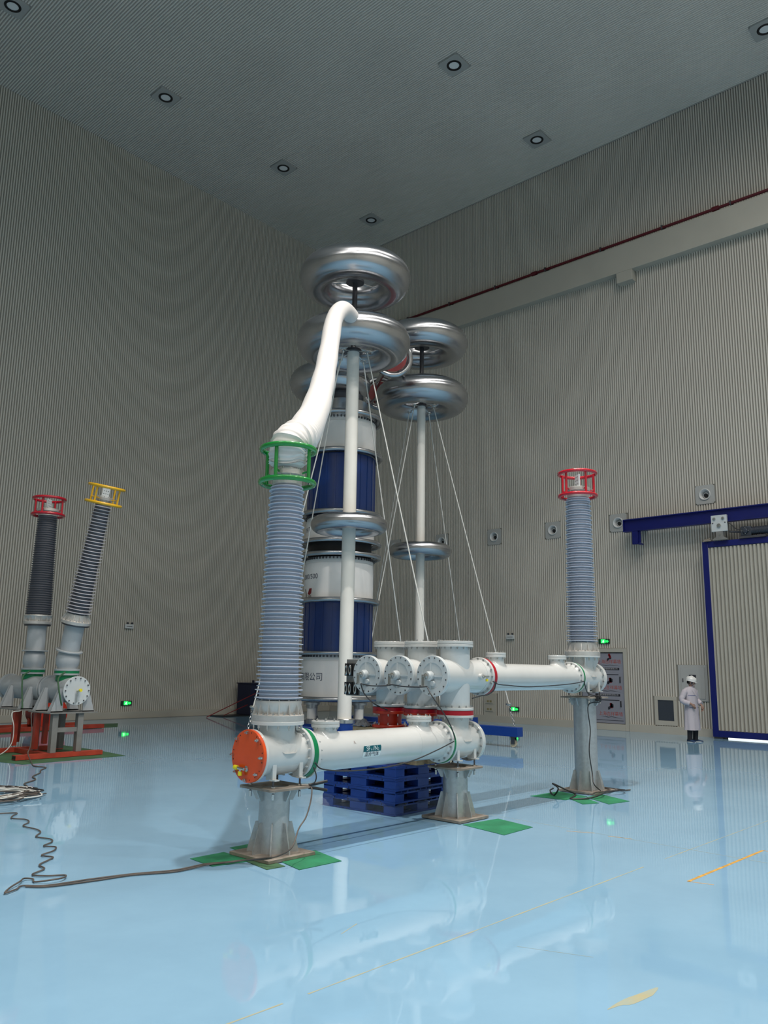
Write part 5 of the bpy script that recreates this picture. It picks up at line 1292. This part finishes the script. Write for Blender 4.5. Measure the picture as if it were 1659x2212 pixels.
def on_coat(x, z, off=.004):
    for a_, b_ in zip(rings, rings[1:]):
        if a_[0][2] <= z <= b_[0][2]:
            t = (z - a_[0][2]) / (b_[0][2] - a_[0][2]); R1 = [Vector(p).lerp(Vector(q), t) for p, q in zip(a_, b_)]
            fr_ = [p for p in R1 if p.y < 0]; fr_.sort(key=lambda p: p.x)
            for p, q in zip(fr_, fr_[1:]):
                if p.x <= x <= q.x:
                    u = (x - p.x) / max(1e-6, q.x - p.x); return Vector((x, p.y + (q.y - p.y) * u - off, z))
            return Vector((x, fr_[0].y if x < 0 else fr_[-1].y, z))
    return Vector((x, -.1, z))
def ribbon(pts, wd, off=.006, vert=False):
    v = []
    for x, z in pts:
        v += [on_coat(x - (wd / 2 if vert else 0), z + (0 if vert else wd / 2), off), on_coat(x + (wd / 2 if vert else 0), z - (0 if vert else wd / 2), off)]
    return MB().add(v, [(2 * i, 2 * i + 1, 2 * i + 3, 2 * i + 2) for i in range(len(pts) - 1)])
obj('chest_stripe', ribbon([(x / 100, 1.175) for x in range(-18, 3, 2)], .014), 'coat_trim', coat)
obj('front_placket', ribbon([(.035 + .004 * sin(z * .3), z / 100) for z in range(32, 126, 4)], .034, vert=True), 'coat_cloth', coat)
obj('opening_edge', ribbon([(.056, z / 100) for z in range(32, 120, 4)], .007, .009, vert=True), 'coat_trim', coat)
for sx in (-.115, .125):
    p = MB(); q = [on_coat(sx + dx, z, .006) for dx, z in ((-.06, .87), (.06, .87), (.058, .70), (0, .685), (-.058, .70))]
    p.add(q, [(0, 1, 2, 3, 4)]); obj('pocket', p, 'coat_cloth', coat); obj('pocket_hem', ribbon([(sx - .06 + k * .02, .865) for k in range(7)], .012, .009), 'coat_trim', coat)
lp_ = MB()
for s_ in (-1, 1):
    q = [Vector((s_ * .06, -.045, 1.395)), Vector((s_ * .085, -.085, 1.33)), on_coat(s_ * .085 + .02, 1.27, .010), on_coat(.035, 1.15, .012), on_coat(.035 + s_ * .02, 1.27, .010), Vector((.02 + s_ * .02, -.075, 1.355))]
    lp_.add(q, [(0, 1, 2, 3, 4, 5)])
lp_.torus(.066, .012, Matrix.Translation((0, .004, 1.385)), 28, 8)
obj('collar', lp_, 'coat_cloth', coat)
tr_ = MB()
for s_, x0, x1 in ((-1, -.10, -.105), (1, .11, .115)):
    tr_.tube([(x0, -.005, .62), (x0, -.008, .45), (x1, .0, .25), (x1, .012, .10), (x1, .014, .055)], [.088, .076, .066, .062, .064], 20)
obj('trousers', tr_, 'trousers', per, ang=1.2)
for s_, x, a in ((-1, -.105, -8), (1, .115, 48)):
    v = []; M = Matrix.Translation((x, .02, 0)) @ Matrix.Rotation(R_(a), 4, 'Z'); sh_ = MB(); L_ = [(.075, .028, .045), (.06, .040, .075), (0, .042, .085), (-.07, .045, .060), (-.13, .047, .045), (-.175, .038, .035), (-.195, .015, .022)]
    for y, wx, h in L_:
        v += [(wx * cos(t), y, max(0.0, h * .5 + h * .5 * sin(t))) for t in [2 * pi * k / 16 for k in range(16)]]
    sh_.add(v, [(i * 16 + k, (i + 1) * 16 + k, (i + 1) * 16 + (k + 1) % 16, i * 16 + (k + 1) % 16) for i in range(6) for k in range(16)] + [tuple(range(16)), tuple(range(96, 112))], M)
    sb = obj('shoe', sh_, 'shoe_blue', per, ang=1.0)
    obj('sole', MB().prism([(.046 * cos(t), -.06 + .14 * sin(t)) for t in [2 * pi * k / 24 for k in range(24)]], .014, M), 'gis_grey', sb)
